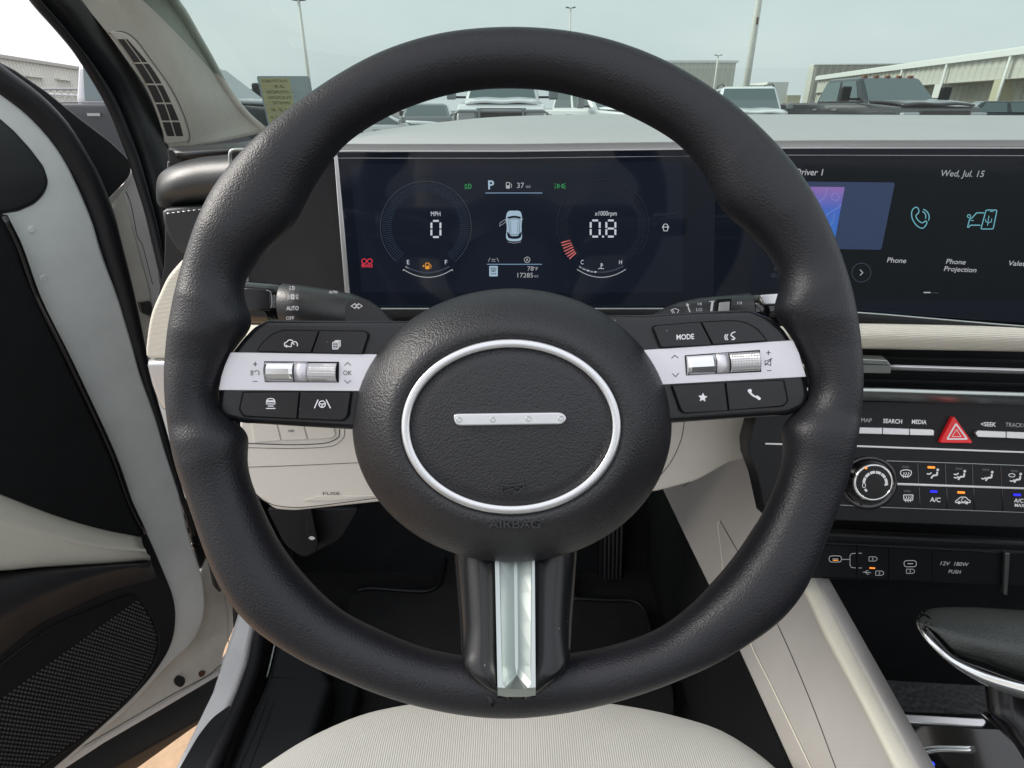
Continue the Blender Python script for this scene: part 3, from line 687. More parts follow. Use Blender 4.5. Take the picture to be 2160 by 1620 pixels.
# knit fabric panel left of the screens and its metal edge
FP = Plane(DISP.p + V((0, .004, 0)), DISP.n)
emit('knit_panel', slab(rc([(486,318),(709,322),(736,628),(521,628),(500,440)], [12,0,0,4,20]), FP, .006, .001), M['fabric_dark'], DA, label='dark ribbed fabric panel')
bm = bmesh.new(); pth = [FP.hit(x, y, .0015) for x, y in so([(560,315),(500,315),(488,318),(484,328),(487,360),(498,440),(512,520),(522,580),(524,640)], 4)]
emit('panel_edge', tube(pth, .0011, 8, ref=V((0, 1, 0))), M['chrome_dark'], DA)
# chrome bar beside the screen
emit('screen_edge_trim', slab([(704,328),(712,328),(738,618),(741,640),(730,640),(727,615)], DISP, .004, .0006, .001), M['satin_silver'], DA)

# round shelf under the pillar, corner pad, lower box
def hroll(rows_, m, name, lab=None, t=.006): return emit(name, face_eye(grid(rows_, 4, 4)), M[m], DA, label=lab, mods=[SOL(t)])
Yp = .64
def py_(pts, y): return [atY(a, b, y) for a, b in pts]
hroll([py_([(357,311),(430,306),(500,300),(560,292),(640,284)], .80), py_([(357,313),(430,309),(500,304),(560,296),(640,288)], .72), py_([(372,322),(430,317),(500,312),(560,306),(640,300)], .690), py_([(380,334),(430,330),(490,325),(560,320),(640,316)], .69), py_([(385,346),(430,342),(490,336),(560,330),(640,326)], .70)], 'dash_black', 'corner_ledge')
emit('ledge_cap', slab(rc([(352,315),(386,318),(391,340),(380,352),(357,352)], 5), Plane(atY(370, 330, .70), (0, -1, 0)), .02, .002), M['fabric_dark'], DA)
NN = 9
prof_t = [(481,326),(440,330),(400,341),(368,355),(345,368),(335,383),(330,402)]
# padded roll: columns from left end to right
cols = []
for x, yt, yb, y_ in [(329,398,402,.655),(330,385,420,.645),(334,372,432,.635),(345,360,439,.628),(365,348,438,.622),(395,338,434,.618),(430,331,429,.614),(481,326,423,.606),(540,318,416,.598),(600,312,410,.592)]:
    c = []
    for k in range(NN):
        a = math.pi * k / (NN - 1); yy = (yt + yb) / 2 - math.cos(a) * (yb - yt) / 2
        c.append(atY(x, yy, y_ + .030 - .032 * math.sin(a)))
    cols.append(c)
emit('corner_pad', face_eye(grid(cols, 2, 3)), M['dash_black'], DA, label='padded black roll at the driver side corner', mods=[SOL(.008)])
LB = Plane(atY(420, 480, .622), (.12, -1, 0))
lb = emit('corner_box', slab([(341,446),(349,441),(600,417),(600,560),(384,538),(371,525),(359,508),(349,489),(343,468)], LB, .03, .004), M['dash_black'], DA)
bm = bmesh.new()
for k in range(22):
    x = 352 + k * 11; y = 450.5 - (x - 352) * .125
    tube([LB.hit(x, y, .0006), LB.hit(x + 7, y - .9, .0006)], .0006, 5, bm=bm, ref=V((0, 1, 0)))
emit('stitching', bm, M['satin_silver'], lb)
# dark side garnish down to the cream end
emit('side_garnish', slab([(352,340),(600,330),(600,640),(330,640),(345,560)], Plane(atY(400, 500, .70), (0, -1, 0)), .02, .002), M['rubber'], DA)

# cream band running right across under the screens, flaring up at the door
def bandY(x): return .478 if x < .17 else .478 - (x - .17) * math.tan(rad(8))
def onB(px, py, dy=0):
    r = ray(px, py); y = .48
    for _ in range(8): y = bandY(r.x * (y / r.y)) + dy
    return EYE + r * (y / r.y)
cb = []
for x, yt, yb, dy in [(520,640,752,.05),(640,668,748,.02),(800,680,738,0),(1080,682,732,0),(1400,682,732,0),(1640,682,733,0),(1812,683,735,0),(1990,685.5,738,0),(2160,688,741,0),(2420,692,748,0)]:
    cb.append([onB(x, yt - 1, dy + .02), onB(x, yt, dy + .004), onB(x, yt + 6, dy), onB(x, (yt + yb) / 2, dy - .004), onB(x, yb - 5, dy + .001), onB(x, yb, dy + .006), onB(x, yb + 1, dy + .03)])
emit('cream_band', face_eye(grid(cb, 3, 4)), M['cream'], DA, label='ribbed cream band below the screens', mods=[SOL(.004)])
CE = Plane(atY(350, 660, .585), (-.15, -1, 0))
emit('cream_end', slab(so([(540,545),(470,530),(430,528),(400,533),(385,545),(372,558),(350,585),(333,620),(318,655),(310,690),(304.5,735)], 4) + [(305,750),(312,758),(420,758),(540,752)], CE, .03, .006, 0, 5), M['cream'], DA, label='cream dash end beside the open door')
emit('vent_end', slab([(308,762),(420,761),(420,880),(352,871),(340,866),(328,845),(316,812),(306,772)], CE, .03, .006, 0, 5), M['satin_silver'], DA, label='silver end cap of the air vent')

# display surround
bz = bmesh.new()
rowsb = []
for px in (712, 900, 1080, 1300, 1507, 1650, 1812, 1990, 2160, 2420):
    k = max(0, (px - 1507) / 653); yb = 650 + 12 * min(1, k * 1.0) + (0 if k < .4 else (k - .4) * 42)
    rowsb.append([onD(px, yb - 14, .005), onD(px, yb - 1, .003), onD(px, yb + 1, -.003), onD(px, yb + 18, -.004), onD(px, yb + 36, .004)])
emit('lower_surround', face_eye(grid(rowsb, 3, 3)), M['dark_plastic'], DA, mods=[SOL(.003)])
pth = []
for px in (742, 900, 1080, 1300, 1507, 1650, 1812, 1990, 2160, 2420):
    k = max(0, (px - 1507) / 653); yb = 650 + 12 * min(1, k) + (0 if k < .4 else (k - .4) * 42); pth.append(onD(px, yb + 1, -.0035))
emit('lower_trim_line', tube(cat(pth, 3), .0008, 6, ref=V((0, 1, 0))), M['chrome_dark'], DA)

# air vent: recess, two bars, sliding tab
def vent_sheet(name, m, y0, y1, d0, d1, xs_=(520, 800, 1080, 1400, 1640, 1812, 1990, 2160, 2420), t=.003, kids=None, bulge=0, slope=10 / 340):
    rr = []
    for px in xs_:
        s = max(0, px - 1812) * slope
        rr.append([onB(px, y0 + s, d0), onB(px, y0 + s + (y1 - y0) * .33, d0 + (d1 - d0) * .33 - bulge), onB(px, y0 + s + (y1 - y0) * .67, d0 + (d1 - d0) * .67 - bulge), onB(px, y1 + s, d1)])
    return emit(name, face_eye(grid(rr, 3, 3)), M[m], DA, mods=[SOL(t)])
vent_sheet('vent_recess', 'footwell_black', 733, 850, .055, .05)
vent_sheet('vent_blade', 'dark_plastic', 752, 756, .03, .03)
vent_sheet('vent_blade', 'dark_plastic', 800, 806, .03, .03)
vent_sheet('vent_bar', 'satin_silver', 769.5, 779, .002, .004, (1870, 1990, 2160, 2420), .004, bulge=.001)
vent_sheet('vent_bar', 'satin_silver', 769.5, 779, .002, .004, (520, 800, 1080, 1500, 1780), .004, bulge=.001)
vent_sheet('lower_vent_bar', 'chrome_dark', 817, 845, .0, .012, bulge=.006)
emit('vent_tab', slab(rc([(1790,757),(1872,760),(1880,772),(1879,788),(1790,786)], [2,4,4,3,2]), Plane(onB(1840, 770, -.006), (-.14, -1, 0)), .010, .0025), M['chrome_dark'], DA)
emit('tab_grip', slab(rc([(1795,759),(1868,762),(1876,771),(1795,769)], 2), Plane(onB(1840, 770, -.0063), (-.14, -1, .3)), .003, .0008), M['rubber'], DA)

# knee panel (beige) with a row of blank switches
KP = Plane(atY(660, 980, .52), (0, -1, .32))
kp = emit('knee_panel', slab(rc([(505,880),(1100,880),(1560,870),(1592,885),(1588,965),(1540,975),(1470,1015),(1385,1037),(1200,1057),(800,1059),(620,1078),(580,1075),(548,1052),(505,1010)], [8,0,0,8,12,16,20,10,0,4,10,10,14,10]), KP, .02, .006), M['beige'], DA, label='light beige lower dash panel under the steering column')
for q in ([(530,893),(584,896),(592,929),(536,934)], [(588,896),(640,897),(648,927),(596,929)], [(644,897),(702,898),(708,916),(700,924),(652,927)]):
    emit('switch_blank', slab(rc(q, 2), KP, .003, .0008, .0012), M['vent_beige'], kp)
text('OFF', 614, 909, 4.5, KP, dp, kp, w=13, bold=.02, lift=.0016, name='lettering')
text('FUSE', 699, 1041, 6, KP, dp, kp, w=36, bold=.0, lift=.0006, name='lettering')
def groove(name, pts, pl, par, w_=2, m='footwell_black', lift=.0003, n=5): return icon(name, pl, M[m], par, [(so(pts, n), False, w_)], lift=lift)
groove('seam', [(510,935),(620,938),(690,934),(714,922),(716,905)], KP, kp, 2.0, 'vent_dark')
groove('seam', [(510,944),(620,946),(700,941),(724,924),(727,905)], KP, kp, 1.2, 'vent_dark')
groove('seam', [(505,986),(600,983),(760,976)], KP, kp, 1.2, 'vent_dark')
groove('seam', [(535,1040),(548,1051),(580,1066),(640,1070),(800,1050)], KP, kp, 1.6, 'vent_dark')
groove('seam', [(1444,890),(1436,930),(1415,975),(1385,1012)], KP, kp, 1.6, 'vent_dark')
emit('fuse_pull', slab(rc([(640,1056),(668,1047),(790,1046),(700,1056)], 3), KP, .002, .0006, .001), M['vent_beige'], kp)

# ================================================================== INSTRUMENT DISPLAY
ID = thing('instrument_display', 'wide digital instrument screen behind the wheel showing 0 MPH and 0.8 rpm', 'screen', DISP.hit(1080, 480))
S = DISP.up(.0005)
emit('screen_glass', slab([(713,323),(1508,313.5),(1508,650),(742,648)], DISP, .012, 0, 0), M['screen_bezel'], ID)
lcd = emit('lcd_panel', slab([(738,347),(1440,342),(1440,617),(764,617)], DISP, .001, 0, .0004), M['lcd'], ID)
def ic(*a, **k): k.setdefault('lift', .0003); return icon('mark', S, M[a[0]], ID, *a[1:], **k)
# speed ring
def ring_ticks(cx, cy, r0, r1, a0, a1, n, m, w_):
    st = []
    for i in range(n):
        a = rad(a0 + (a1 - a0) * i / (n - 1)); st.append(([(cx + r0 * math.cos(a), cy + r0 * math.sin(a)), (cx + r1 * math.cos(a), cy + r1 * math.sin(a))], False, w_))
    return st
g1 = icon('speed_dial', S, M['px_faint'], ID, [(arc(898,478,96,130,410,60), False, 1.2)]); 
icon('dial_ticks', S, M['px_ring'], g1, ring_ticks(898,478,72,92,130,410,90,'', 1.5))
g2 = icon('rev_dial', S, M['px_ring2'], ID, [(arc(1272,475,97,140,400,60), False, 1.2)])
icon('dial_ticks', S, M['px_ring2'], g2, ring_ticks(1272,475,74,92,130,410,90,'', 1.2))
icon('rev_bar', S, M['px_tick'], g2, [([(1184,512),(1203,507)],False,2.4), ([(1185,518),(1205,512)],False,2.4), ([(1188,524),(1207,516)],False,2.4), ([(1190,530),(1209,521)],False,2.4), ([(1193,536),(1211,526)],False,2.4), ([(1197,541),(1213,530)],False,2.4), ([(1201,546),(1215,533)],False,2.4)])
def seg0(cx, cy, w_, h_, mid=False):
    a, b = w_ / 2, h_ / 2; g = 1.4; s = [([(cx - a + g + 2, cy - b), (cx + a - g - 2, cy - b)],False), ([(cx - a + g + 2, cy + b), (cx + a - g - 2, cy + b)],False)]
    for sx in (-a, a): s += [([(cx + sx, cy - b + g + 2), (cx + sx, cy - g)],False), ([(cx + sx, cy + g), (cx + sx, cy + b - g - 2)],False)]
    if mid: s.append(([(cx - a + 3, cy), (cx + a - 3, cy)],False))
    return s
ic('px_white', seg0(919.5, 483, 19, 34), wpx=4)
ic('px_white', seg0(1255.5, 482, 19, 34) + seg0(1288.5, 482, 19, 34, True) + [([(1270,499),(1274,499)],False,4)], wpx=4)
pw, pt = M['px_white'], M['px_text']
text('MPH', 919, 451, 9.5, S, pw, ID, w=20); text('x1000rpm', 1278, 450, 9.5, S, pw, ID, w=46)
text('P', 1036, 390, 18, S, M['px_car'], ID, w=12.5, bold=.02); text('37', 1098, 391, 11, S, pt, ID, w=15); text('mi', 1114, 393, 7, S, M['px_dim'], ID, w=9)
ic('px_text', [(rc([(1068,385),(1075,385),(1075,397),(1068,397)],1),True,1.6), ([(1077,387),(1079,389),(1079,396)],False,1.2)], fills=[box2(1068,391,1075,397)])
ic('px_blue', [([(1024,407),(1144,407)],False,1.8), ([(1027,557.5),(1143,557.5)],False,1.8)])
ic('px_green', [(arc(989,393,5,-90,90,8),False,1.5), ([(989,388),(988,398)],False,1.5), ([(980,389),(986,389)],False,1.2), ([(980,392),(986,392)],False,1.2), ([(980,395),(986,395)],False,1.2), ([(980,398),(986,398)],False,1.2),
    (arc(1176,392.5,4,-90,90,8),False,1.4), ([(1176,388),(1176,397)],False,1.4), (arc(1188,392.5,4,90,270,8),False,1.4), ([(1188,388),(1188,397)],False,1.4), ([(1173,389),(1170,387)],False,1.2), ([(1173,393),(1169,393)],False,1.2), ([(1173,396),(1170,398)],False,1.2), ([(1189,389),(1193,387)],False,1.2), ([(1189,393),(1194,393)],False,1.2), ([(1189,396),(1193,398)],False,1.2)])
# the little car seen from above with its door open
lcar = icon('car_picture', S, M['px_car'], ID, fills=[sm([(1072,446),(1085,444.5),(1097,446),(1101,458),(1100,480),(1101,500),(1098,507),(1085,509),(1072,507),(1067.5,500),(1069,480),(1067.5,458)],4)])
icon('car_window', S.up(.0001), M['lcd'], lcar, fills=[sm([(1070,458),(1085,455),(1099,458),(1097,461),(1085,459.5),(1072,461)],3), sm([(1070,488),(1077,497),(1085,498),(1093,497),(1100,488),(1098,501),(1085,504),(1072,501)],3)])
icon('car_outline', S.up(.0001), M['lcd'], lcar, [(rc([(1073,462),(1097,462),(1095.5,495),(1074.5,495)],3),True,1.0), ([(1077,466),(1078,492)],False,.8), ([(1093,466),(1092,492)],False,.8)])
icon('open_door_picture', S, M['px_dim'], lcar, [([(1067,462),(1055,470),(1054,477),(1066,469)],True,1.3), ([(1099,460),(1103,463)],False,1.5), ([(1071,510),(1085,513),(1099,510)],False,1)])
ic('px_text', [(circ(1112,548,6,16),True,1.2)]); text('A', 1112, 548, 7, S, pt, ID, w=6)
ic('px_dim', [([(1034,544),(1030,552)],False,1.3), ([(1048,544),(1052,552)],False,1.3), ([(1037,547),(1045,547)],False,1.3), ([(1037,551),(1045,551)],False,1.3)])
lb_ = icon('limit_sign', S, M['px_car'], ID, fills=[rc(box2(1032,561,1050,583), 2)])
text('SPEED', 1041, 566.5, 4, S.up(.0001), M['lcd'], lb_, w=13, bold=.02); text('LIMIT', 1041, 571.5, 4, S.up(.0001), M['lcd'], lb_, w=11, bold=.02)
icon('mark', S.up(.0001), M['lcd'], lb_, [([(1036,577.5),(1038.5,577.5)],False,2), ([(1040,577.5),(1042.5,577.5)],False,2), ([(1044,577.5),(1046.5,577.5)],False,2)])
text('78', 1119, 566.5, 9, S, pt, ID, w=13); text('°F', 1130, 567, 7, S, pt, ID, w=9); text('17285', 1108, 580.5, 9.5, S, pt, ID, w=33); text('mi', 1131, 582, 6, S, M['px_dim'], ID, w=8)
text('E', 861, 553, 9, S, pw, ID, w=5); text('F', 941, 553, 9, S, pw, ID, w=5); text('C', 1228, 553, 9, S, pw, ID, w=6); text('H', 1309, 553, 9, S, pw, ID, w=6)
def sag(x0, x1, y, d, n=16, f=0): return [(x0 + (x1 - x0) * i / n, y + d * (1 - (2 * i / n - 1) ** 2)) for i in range(n + 1)]
ic('px_text', [(sag(852,953,569,16),False,1.5), (sag(1217,1320,568,17),False,1.5), ([(852,568),(850,571)],False,2), ([(953,568),(955,571)],False,2)])
ic('px_faint', [(sag(856,948,562,13),False,3), (sag(1221,1315,561,13),False,3)])
ic('px_white', [([(856,562.5),(862,565.5)],False,3), ([(1222,562),(1227,565)],False,3), ([(1229,566),(1235,568.5)],False,3), ([(1237,569.5),(1243,571.5)],False,3), ([(1245,572),(1251,573)],False,3), ([(1253,573.2),(1258,573.6)],False,3), ([(1268,555),(1268,565)],False,1.5), ([(1268,557),(1272,557)],False,1.2), ([(1268,560),(1272,560)],False,1.2), ([(1262,567),(1266,566),(1270,567),(1274,566)],False,1.2)])
ic('px_orange', [(rc([(898,555),(905,555),(905,567),(898,567)],1),True,1.6), ([(907,557),(909,560),(909,566)],False,1.3)], fills=[box2(898,561,905,567), [(891,561),(895,558),(895,564)]])
ic('px_red', [(circ(768,551,5,12),True,1.6), (circ(780,551,5,12),True,1.6)]); text('BRAKE', 774.5, 560.5, 6.5, S, M['px_red'], ID, w=23, bold=.02)
ic('px_white', [(so([(1400,478),(1400,474),(1404,472.5),(1408,474),(1408,478)],3),False,1.3), (rc([(1399,479),(1409,479),(1408,487),(1400,487)],1),True,1.3), ([(1399,476),(1397,481)],False,1.3), ([(1409,476),(1411,481)],False,1.3)])

# ================================================================== CENTRE TOUCH SCREEN
TD = thing('touch_screen', 'centre touch screen with phone icons and date at the right of the wheel', 'screen', INFO.hit(1900, 480))
T = INFO.up(.0005)
emit('screen_glass', slab([(1508,313.5),(1640,311),(2420,309),(2440,715),(2160,681),(1990,669),(1812,662),(1640,656),(1508,650.5)], INFO, .012, 0, 0), M['screen_bezel'], TD)
emit('lcd_panel', slab([(1700,345),(2420,343),(2420,640),(1760,625)], INFO, .001, 0, .0004), M['info_lcd'], TD)
card = icon('map_card', T, M['px_card'], TD, fills=[rc([(1660,382.5),(1888,385),(1859,527),(1655,523)], 5)])
tile = icon('map_tile', T.up(.0001), M['map_tile'], card, fills=[rc([(1664,393.5),(1782,394.5),(1757,527),(1657,525)], 3)])
icon('map_road', T.up(.0002), M['map_line'], tile, [(so([(1744,396),(1742,410),(1735,420),(1724,427)],4),False,.8), (circ(1762,415,8,14),True,.7), (so([(1774,432),(1765,440),(1752,447),(1742,455)],4),False,.8), (so([(1760,450),(1758,465),(1750,478)],4),False,.6)])
text('Driver 1', 1707, 363, 13.5, T, M['px_text'], TD, w=57, bold=.01); text('Wed, Jul. 15', 2030, 366, 13.5, T, M['px_dim'], TD, w=92, bold=.01)
icon('phone_mark', T, M['px_icon'], TD, [(sm([(1926,441),(1932,437),(1937,440),(1938,448),(1932,455),(1936,464),(1945,470),(1953,466),(1955,471),(1949,480),(1942,481),(1932,474),(1924,460),(1923,448)],4),True,2.2), (arc(1943,456,10,-75,30,8),False,2.2), (arc(1943,458,17,-75,25,10),False,2.2)])
icon('projection_mark', T, M['px_icon'], TD, [(rc([(2080,443),(2103,443),(2095,483),(2069,483)],3),True,2.2), ([(2088,446),(2096,446)],False,1.5), ([(2076,449),(2060,449),(2051,459),(2045,463),(2041,479),(2044,479),(2047,475),(2068,475)],False,2.2), (circ(2044,456,3.5,8),True,1.8), ([(2047,465),(2054,465)],False,1.5), ([(2086,455),(2083,476)],False,1.6), ([(2079,462),(2079,467),(2085,470),(2091,468),(2092,461)],False,1.6)])
for s, x, y, w_ in (('Phone', 1892, 549, 40), ('Phone', 2017, 552, 41), ('Projection', 2026, 568, 68), ('Valet', 2145, 555.5, 36)): text(s, x, y, 10.5, T, M['px_text'], TD, w=w_, bold=.01)
icon('arrow_button', T, M['px_faint'], TD, [(circ(1817,575,20,32),True,1.4)]); icon('mark', T, M['px_text'], TD, [([(1814,569),(1820,575),(1814,581)],False,1.8)])
icon('page_bar', T, M['px_text'], TD, [([(1948,617),(1963,617)],False,2.4)]); icon('page_bar', T, M['px_faint'], TD, [([(1966,617.5),(1980,618)],False,1.6)])
text('9', 1636, 567, 8, T, M['px_faint'], TD); text('SU', 1634, 581, 8, T, M['px_faint'], TD, w=14)

# ================================================================== CENTRE CONTROL PANEL
CP = thing('control_panel', 'black centre panel with red hazard triangle, round dial and climate keys', 'control panel', STACK.hit(1950, 980))
K = STACK; K1 = STACK.up(.0012)
emit('panel_body', slab([(1592,888),(1600,858),(1812,846),(2160,852),(2440,858),(2440,1126),(2160,1115),(1757,1098),(1618,1092),(1600,1010),(1582,962),(1580,932)], K, .03, .0015), M['dark_plastic'], CP, label='black panel body')
pb, pd = M['print_backlit'], M['print_dim']
for q, l in (([(1780,901),(1861,902.5),(1861,916),(1780,914)], 'MAP'), ([(1862.5,902.5),(1918,904.5),(1918,918),(1862.5,916)], 'SEARCH'), ([(1919.5,904.5),(1967,906),(1971,909),(1970,919),(1919.5,918)], 'MEDIA')):
    emit('key', slab(rc(q, 1.5), K, .006, .0015, .004), M['satin_silver'], CP, label='silver %s key' % l)
for q in ([(2063,908),(2122,910.5),(2122,924),(2063,922),(2058,914)], [(2123.5,910.5),(2190,913),(2190,927),(2123.5,924)]): emit('key', slab(rc(q, 1.5), K, .006, .0015, .004), M['satin_silver'], CP)
text('MAP', 1828, 886.5, 8.5, K, pd, CP, w=22); text('SEARCH', 1883, 888.5, 8.5, K, pb, CP, w=40, bold=.02); text('MEDIA', 1939, 890, 8.5, K, pb, CP, w=31, bold=.02); text('<SEEK', 2085, 895, 8.5, K, pb, CP, w=32, bold=.02); text('TRACK>', 2142, 896.5, 8.5, K, pd, CP, w=42)
hz = emit('hazard_button', slab(rc([(2012,877),(2053,935),(1983,934)], [5,5,5]), K, .008, .003, .004, 5), M['hazard_red'], CP, label='red triangular hazard warning button')
HZ = K.up(.0042)
icon('hazard_mark', HZ, M['print_backlit'], hz, [(rc([(2016.5,894),(2040,926),(1998,926)], 2),True,3.2), ([(2018,906),(2027,921),(2008,921)],True,1.3)], lift=.0002)
emit('chrome_line', slab([(1615,934.5),(1804,939),(2160,952),(2440,963),(2440,968),(2160,956.5),(1804,943.5),(1615,938)], K, .003, .0005, .0012), M['satin_silver'], CP)
# round dial
dc = K.hit(1845, 1018); 
def dring(cx, cy, r, h, n=56): 
    c = K.hit(cx, cy, h); e = .001; a = proj(c); b = proj(c + K.h * e); s = r / (b[0] - a[0]) * e
    return [c + K.h * s * math.cos(2 * math.pi * k / n) + K.v * s * math.sin(2 * math.pi * k / n) for k in range(n)]
def lathe(prof, name, m, par, cap=True, lab=None):
    bm = bmesh.new(); rs = [[bm.verts.new(p) for p in dring(*q)] for q in prof]
    for a, b in zip(rs, rs[1:]):
        for i in range(len(a)):
            f = bm.faces.new((a[i], a[(i + 1) % len(a)], b[(i + 1) % len(a)], b[i])); f.smooth = True
    if cap: bm.faces.new(rs[-1])
    bmesh.ops.recalc_face_normals(bm, faces=bm.faces); face_eye(bm); return emit(name, bm, M[m], par, label=lab)
lathe([(1833,1019,60,-.004),(1833,1019,60,.0015),(1833,1019,58,.0022),(1834,1019,52,.0015),(1834,1019,50,.0010)], 'dial_collar', 'gloss_black', CP)
dl = lathe([(1839,1018,45,.001),(1840,1018,44,.012),(1841,1018,43,.0150),(1842,1018,42,.0155)], 'dial', 'gloss_black', CP, lab='round temperature dial with a silver rim')
lathe([(1842,1018,42,.0150),(1842.5,1018,41.5,.0172),(1843,1018,39,.0180),(1843,1018,37,.0176),(1843,1018,36.5,.0165)], 'dial_rim', 'chrome', dl, cap=False)
lathe([(1843,1018,36.6,.0150),(1843,1018,36.6,.0162),(1843,1018,35,.0164)], 'dial_face', 'button_black', dl)
KD = K.up(.0166)
icon('dial_scale', KD, M['print_backlit'], dl, [(arc(1846,1020,24,a, a + 26, 4),False,5.5) for a in (-176, -146, -116, -86, -56, -26)] + [(circ(1822.5,1024,3.4,8,5),True,1.3)] + [([(1824,1032),(1829,1036)],False,4.5), ([(1866,1023),(1873,1021)],False,4)], lift=.0002)
icon('dial_pointer', KD, M['led_orange'], dl, fills=[[(1822,985),(1828,983),(1830,989),(1825,990)]], lift=.0012)
# key block
for x in (1937, 1995, 2052, 2112): icon('gap', K, M['gloss_black'], CP, [([(x - 1, 976 + (x - 1880) * .025), (x + .5, 1018 + (x - 1886) * .037)],False,1.6), ([(x + 2, 1025 + (x - 1886) * .037), (x + 4, 1070 + (x - 1886) * .04)],False,1.6)], lift=.0004)
emit('chrome_line', slab([(1884,1018.5),(2160,1028.5),(2440,1039),(2440,1044),(2160,1033),(1884,1023.5)], K, .003, .0005, .0012), M['satin_silver'], CP)
icon('edge_line', K, M['chrome_dark'], CP, [([(1870,972),(1937,974),(2160,982),(2440,992)],False,1.2), ([(1768,1065),(1860,1070),(2160,1081),(2440,1092)],False,1.2)], lift=.0005)
def mk(pts, fl=(), w_=1.6): return icon('mark', K, pb, CP, pts, fl, wpx=w_, lift=.0004)
def defrost(x, y, rear=False):
    o = rc([(x-10,y-7),(x-9,y+4),(x+9,y+4),(x+10,y-7)],1) if rear else sm([(x-11,y-6),(x,y-9),(x+11,y-6),(x+8,y+4),(x-8,y+4)],3)
    st = [(o, True, 1.8)]
    for dx in (-5, 0, 5): st.append((so([(x+dx,y-4),(x+dx+1.5,y-1),(x+dx-1.5,y+3),(x+dx,y+8)],3),False,1.5))
    return st
mk(defrost(1911, 1000)); mk(defrost(1916, 1051, True))
def seat_mark(x, y, arrows):
    st = [(so([(x+9,y-5),(x+8,y+2),(x+1,y+3),(x-4,y+9)],4),False,3.6), (circ(x+10,y-9,1.6,8),True,2.4)]
    for a in arrows: st.append((so([(x-13,y+a),(x-8,y+a+1),(x-3,y+a-2)],3),False,2.6))
    return st
mk(seat_mark(1968, 1000, [-1])); mk(seat_mark(2025, 1003, [-3, 4])); mk(seat_mark(2083, 1005, [4])); mk(seat_mark(2143, 1009, [5]) + [(sm([(2128,1001),(2135,999),(2141,1002),(2138,1006),(2130,1005)],3),True,1.5)])
for x, y, m in ((1965, 986, 'led_orange'), (1970, 1037, 'led_blue'), (2028, 1039, 'led_orange'), (2146, 1044, 'led_blue'), (1910, 985, 'led_off'), (2023, 989, 'led_off'), (2080, 991, 'led_off'), (2140, 994, 'led_off'), (1914, 1036, 'led_off')):
    emit('indicator_light', slab(rc([(x - 7.5, y - 2.5), (x + 7.5, y - 2), (x + 7.5, y + 2.5), (x - 7.5, y + 2)], 1), K, .001, 0, .0007), M[m], CP)
text('A/C', 1973, 1054, 9, K, pb, CP, w=22, bold=.02); text('A/C', 2149, 1056, 8, K, pb, CP, w=20, bold=.02); text('MAX', 2151, 1066, 6.5, K, pb, CP, w=21, bold=.02)
mk([(sm([(2016,1057),(2020,1054),(2026,1049),(2037,1049),(2042,1054),(2046,1056),(2046,1060),(2016,1060)],3),True,1.8), (circ(2023,1060,2.4,8),True,2), (circ(2039,1060.5,2.4,8),True,2), (arc(2032,1055,4,0,280,8),False,1.4)])
# socket panel
SK = thing('socket_panel', 'black socket panel with charging ports and 12V 180W lettering', 'socket panel', USB.hit(1900, 1190)); U = USB
emit('panel_body', slab([(1645,1141),(1740,1144),(2080,1162),(2440,1176),(2440,1250),(2080,1236),(1740,1222),(1645,1218)], U, .01, .002), M['dark_plastic'], SK)
emit('panel_lip', slab([(1645,1121),(2440,1160),(2440,1174),(2080,1160),(1740,1143),(1645,1139)], U, .01, .003, .008), M['dark_plastic'], SK)
icon('edge_line', U, M['gloss_black'], SK, [([(1700,1147),(2075,1165)],False,1.5), ([(1700,1216),(1970,1228)],False,1.5), ([(1807,1150),(1807,1219)],False,1.5), ([(1875,1155),(1875,1222)],False,1.5), ([(1966,1160),(1966,1228)],False,1.2)], lift=.0004)
for x, y in ((1762, 1179), (1920, 1189)):
    pp = emit('charging_port', slab(rc([(x-14,y-7),(x+14,y-7),(x+14,y+7),(x-14,y+7)], 7), U, .002, .0006, .0012), M['gloss_black'], SK)
    icon('port_rim', U.up(.0012), pd, pp, [(rc([(x-13,y-6.5),(x+13,y-6.5),(x+13,y+6.5),(x-13,y+6.5)], 6.5),True,1.5), ([(x-6,y),(x+6,y)],False,1.8)], lift=.0002)
icon('port_light', U.up(.0012), M['led_orange'], SK, [([(1757,1182),(1768,1182)],False,1.6)], lift=.0003)
def batt(x, y): return [(rc([(x-8,y-4.5),(x+5,y-4.5),(x+9,y-2),(x+9,y+2),(x+5,y+4.5),(x-8,y+4.5)],1),True,1.2), ([(x+1,y-3),(x-1,y),(x+1,y),(x-1,y+3)],False,1)]
icon('mark', U, pd, SK, batt(1841,1179) + batt(1920,1205) + batt(1855,1209) + [([(1776,1180),(1793,1180)],False,1.2), ([(1805,1167),(1796,1168),(1793,1172),(1793,1192),(1796,1197),(1805,1198)],False,1.2), ([(1811,1167),(1818,1167)],False,1.2), ([(1811,1198),(1818,1198)],False,1.2), ([(1820,1207),(1837,1208)],False,1.2), ([(1824,1207),(1828,1204),(1832,1204)],False,1.2), ([(1826,1207),(1829,1211),(1833,1211)],False,1.2)], lift=.0004)
icon('charging_light', U, M['led_orange'], SK, [([(1834,1198),(1846,1198.5)],False,3)], lift=.0005)
text('12V', 1994, 1188.5, 8, U, pd, SK, w=19); text('180W', 2028, 1190, 8, U, pd, SK, w=29); text('PUSH', 2014, 1206, 7.5, U, pd, SK, w=25)
emit('chrome_peg', slab(rc([(2122,1166),(2131,1168),(2125,1256),(2117,1254)], 3), U, .004, .001, .006), M['chrome_dark'], SK)

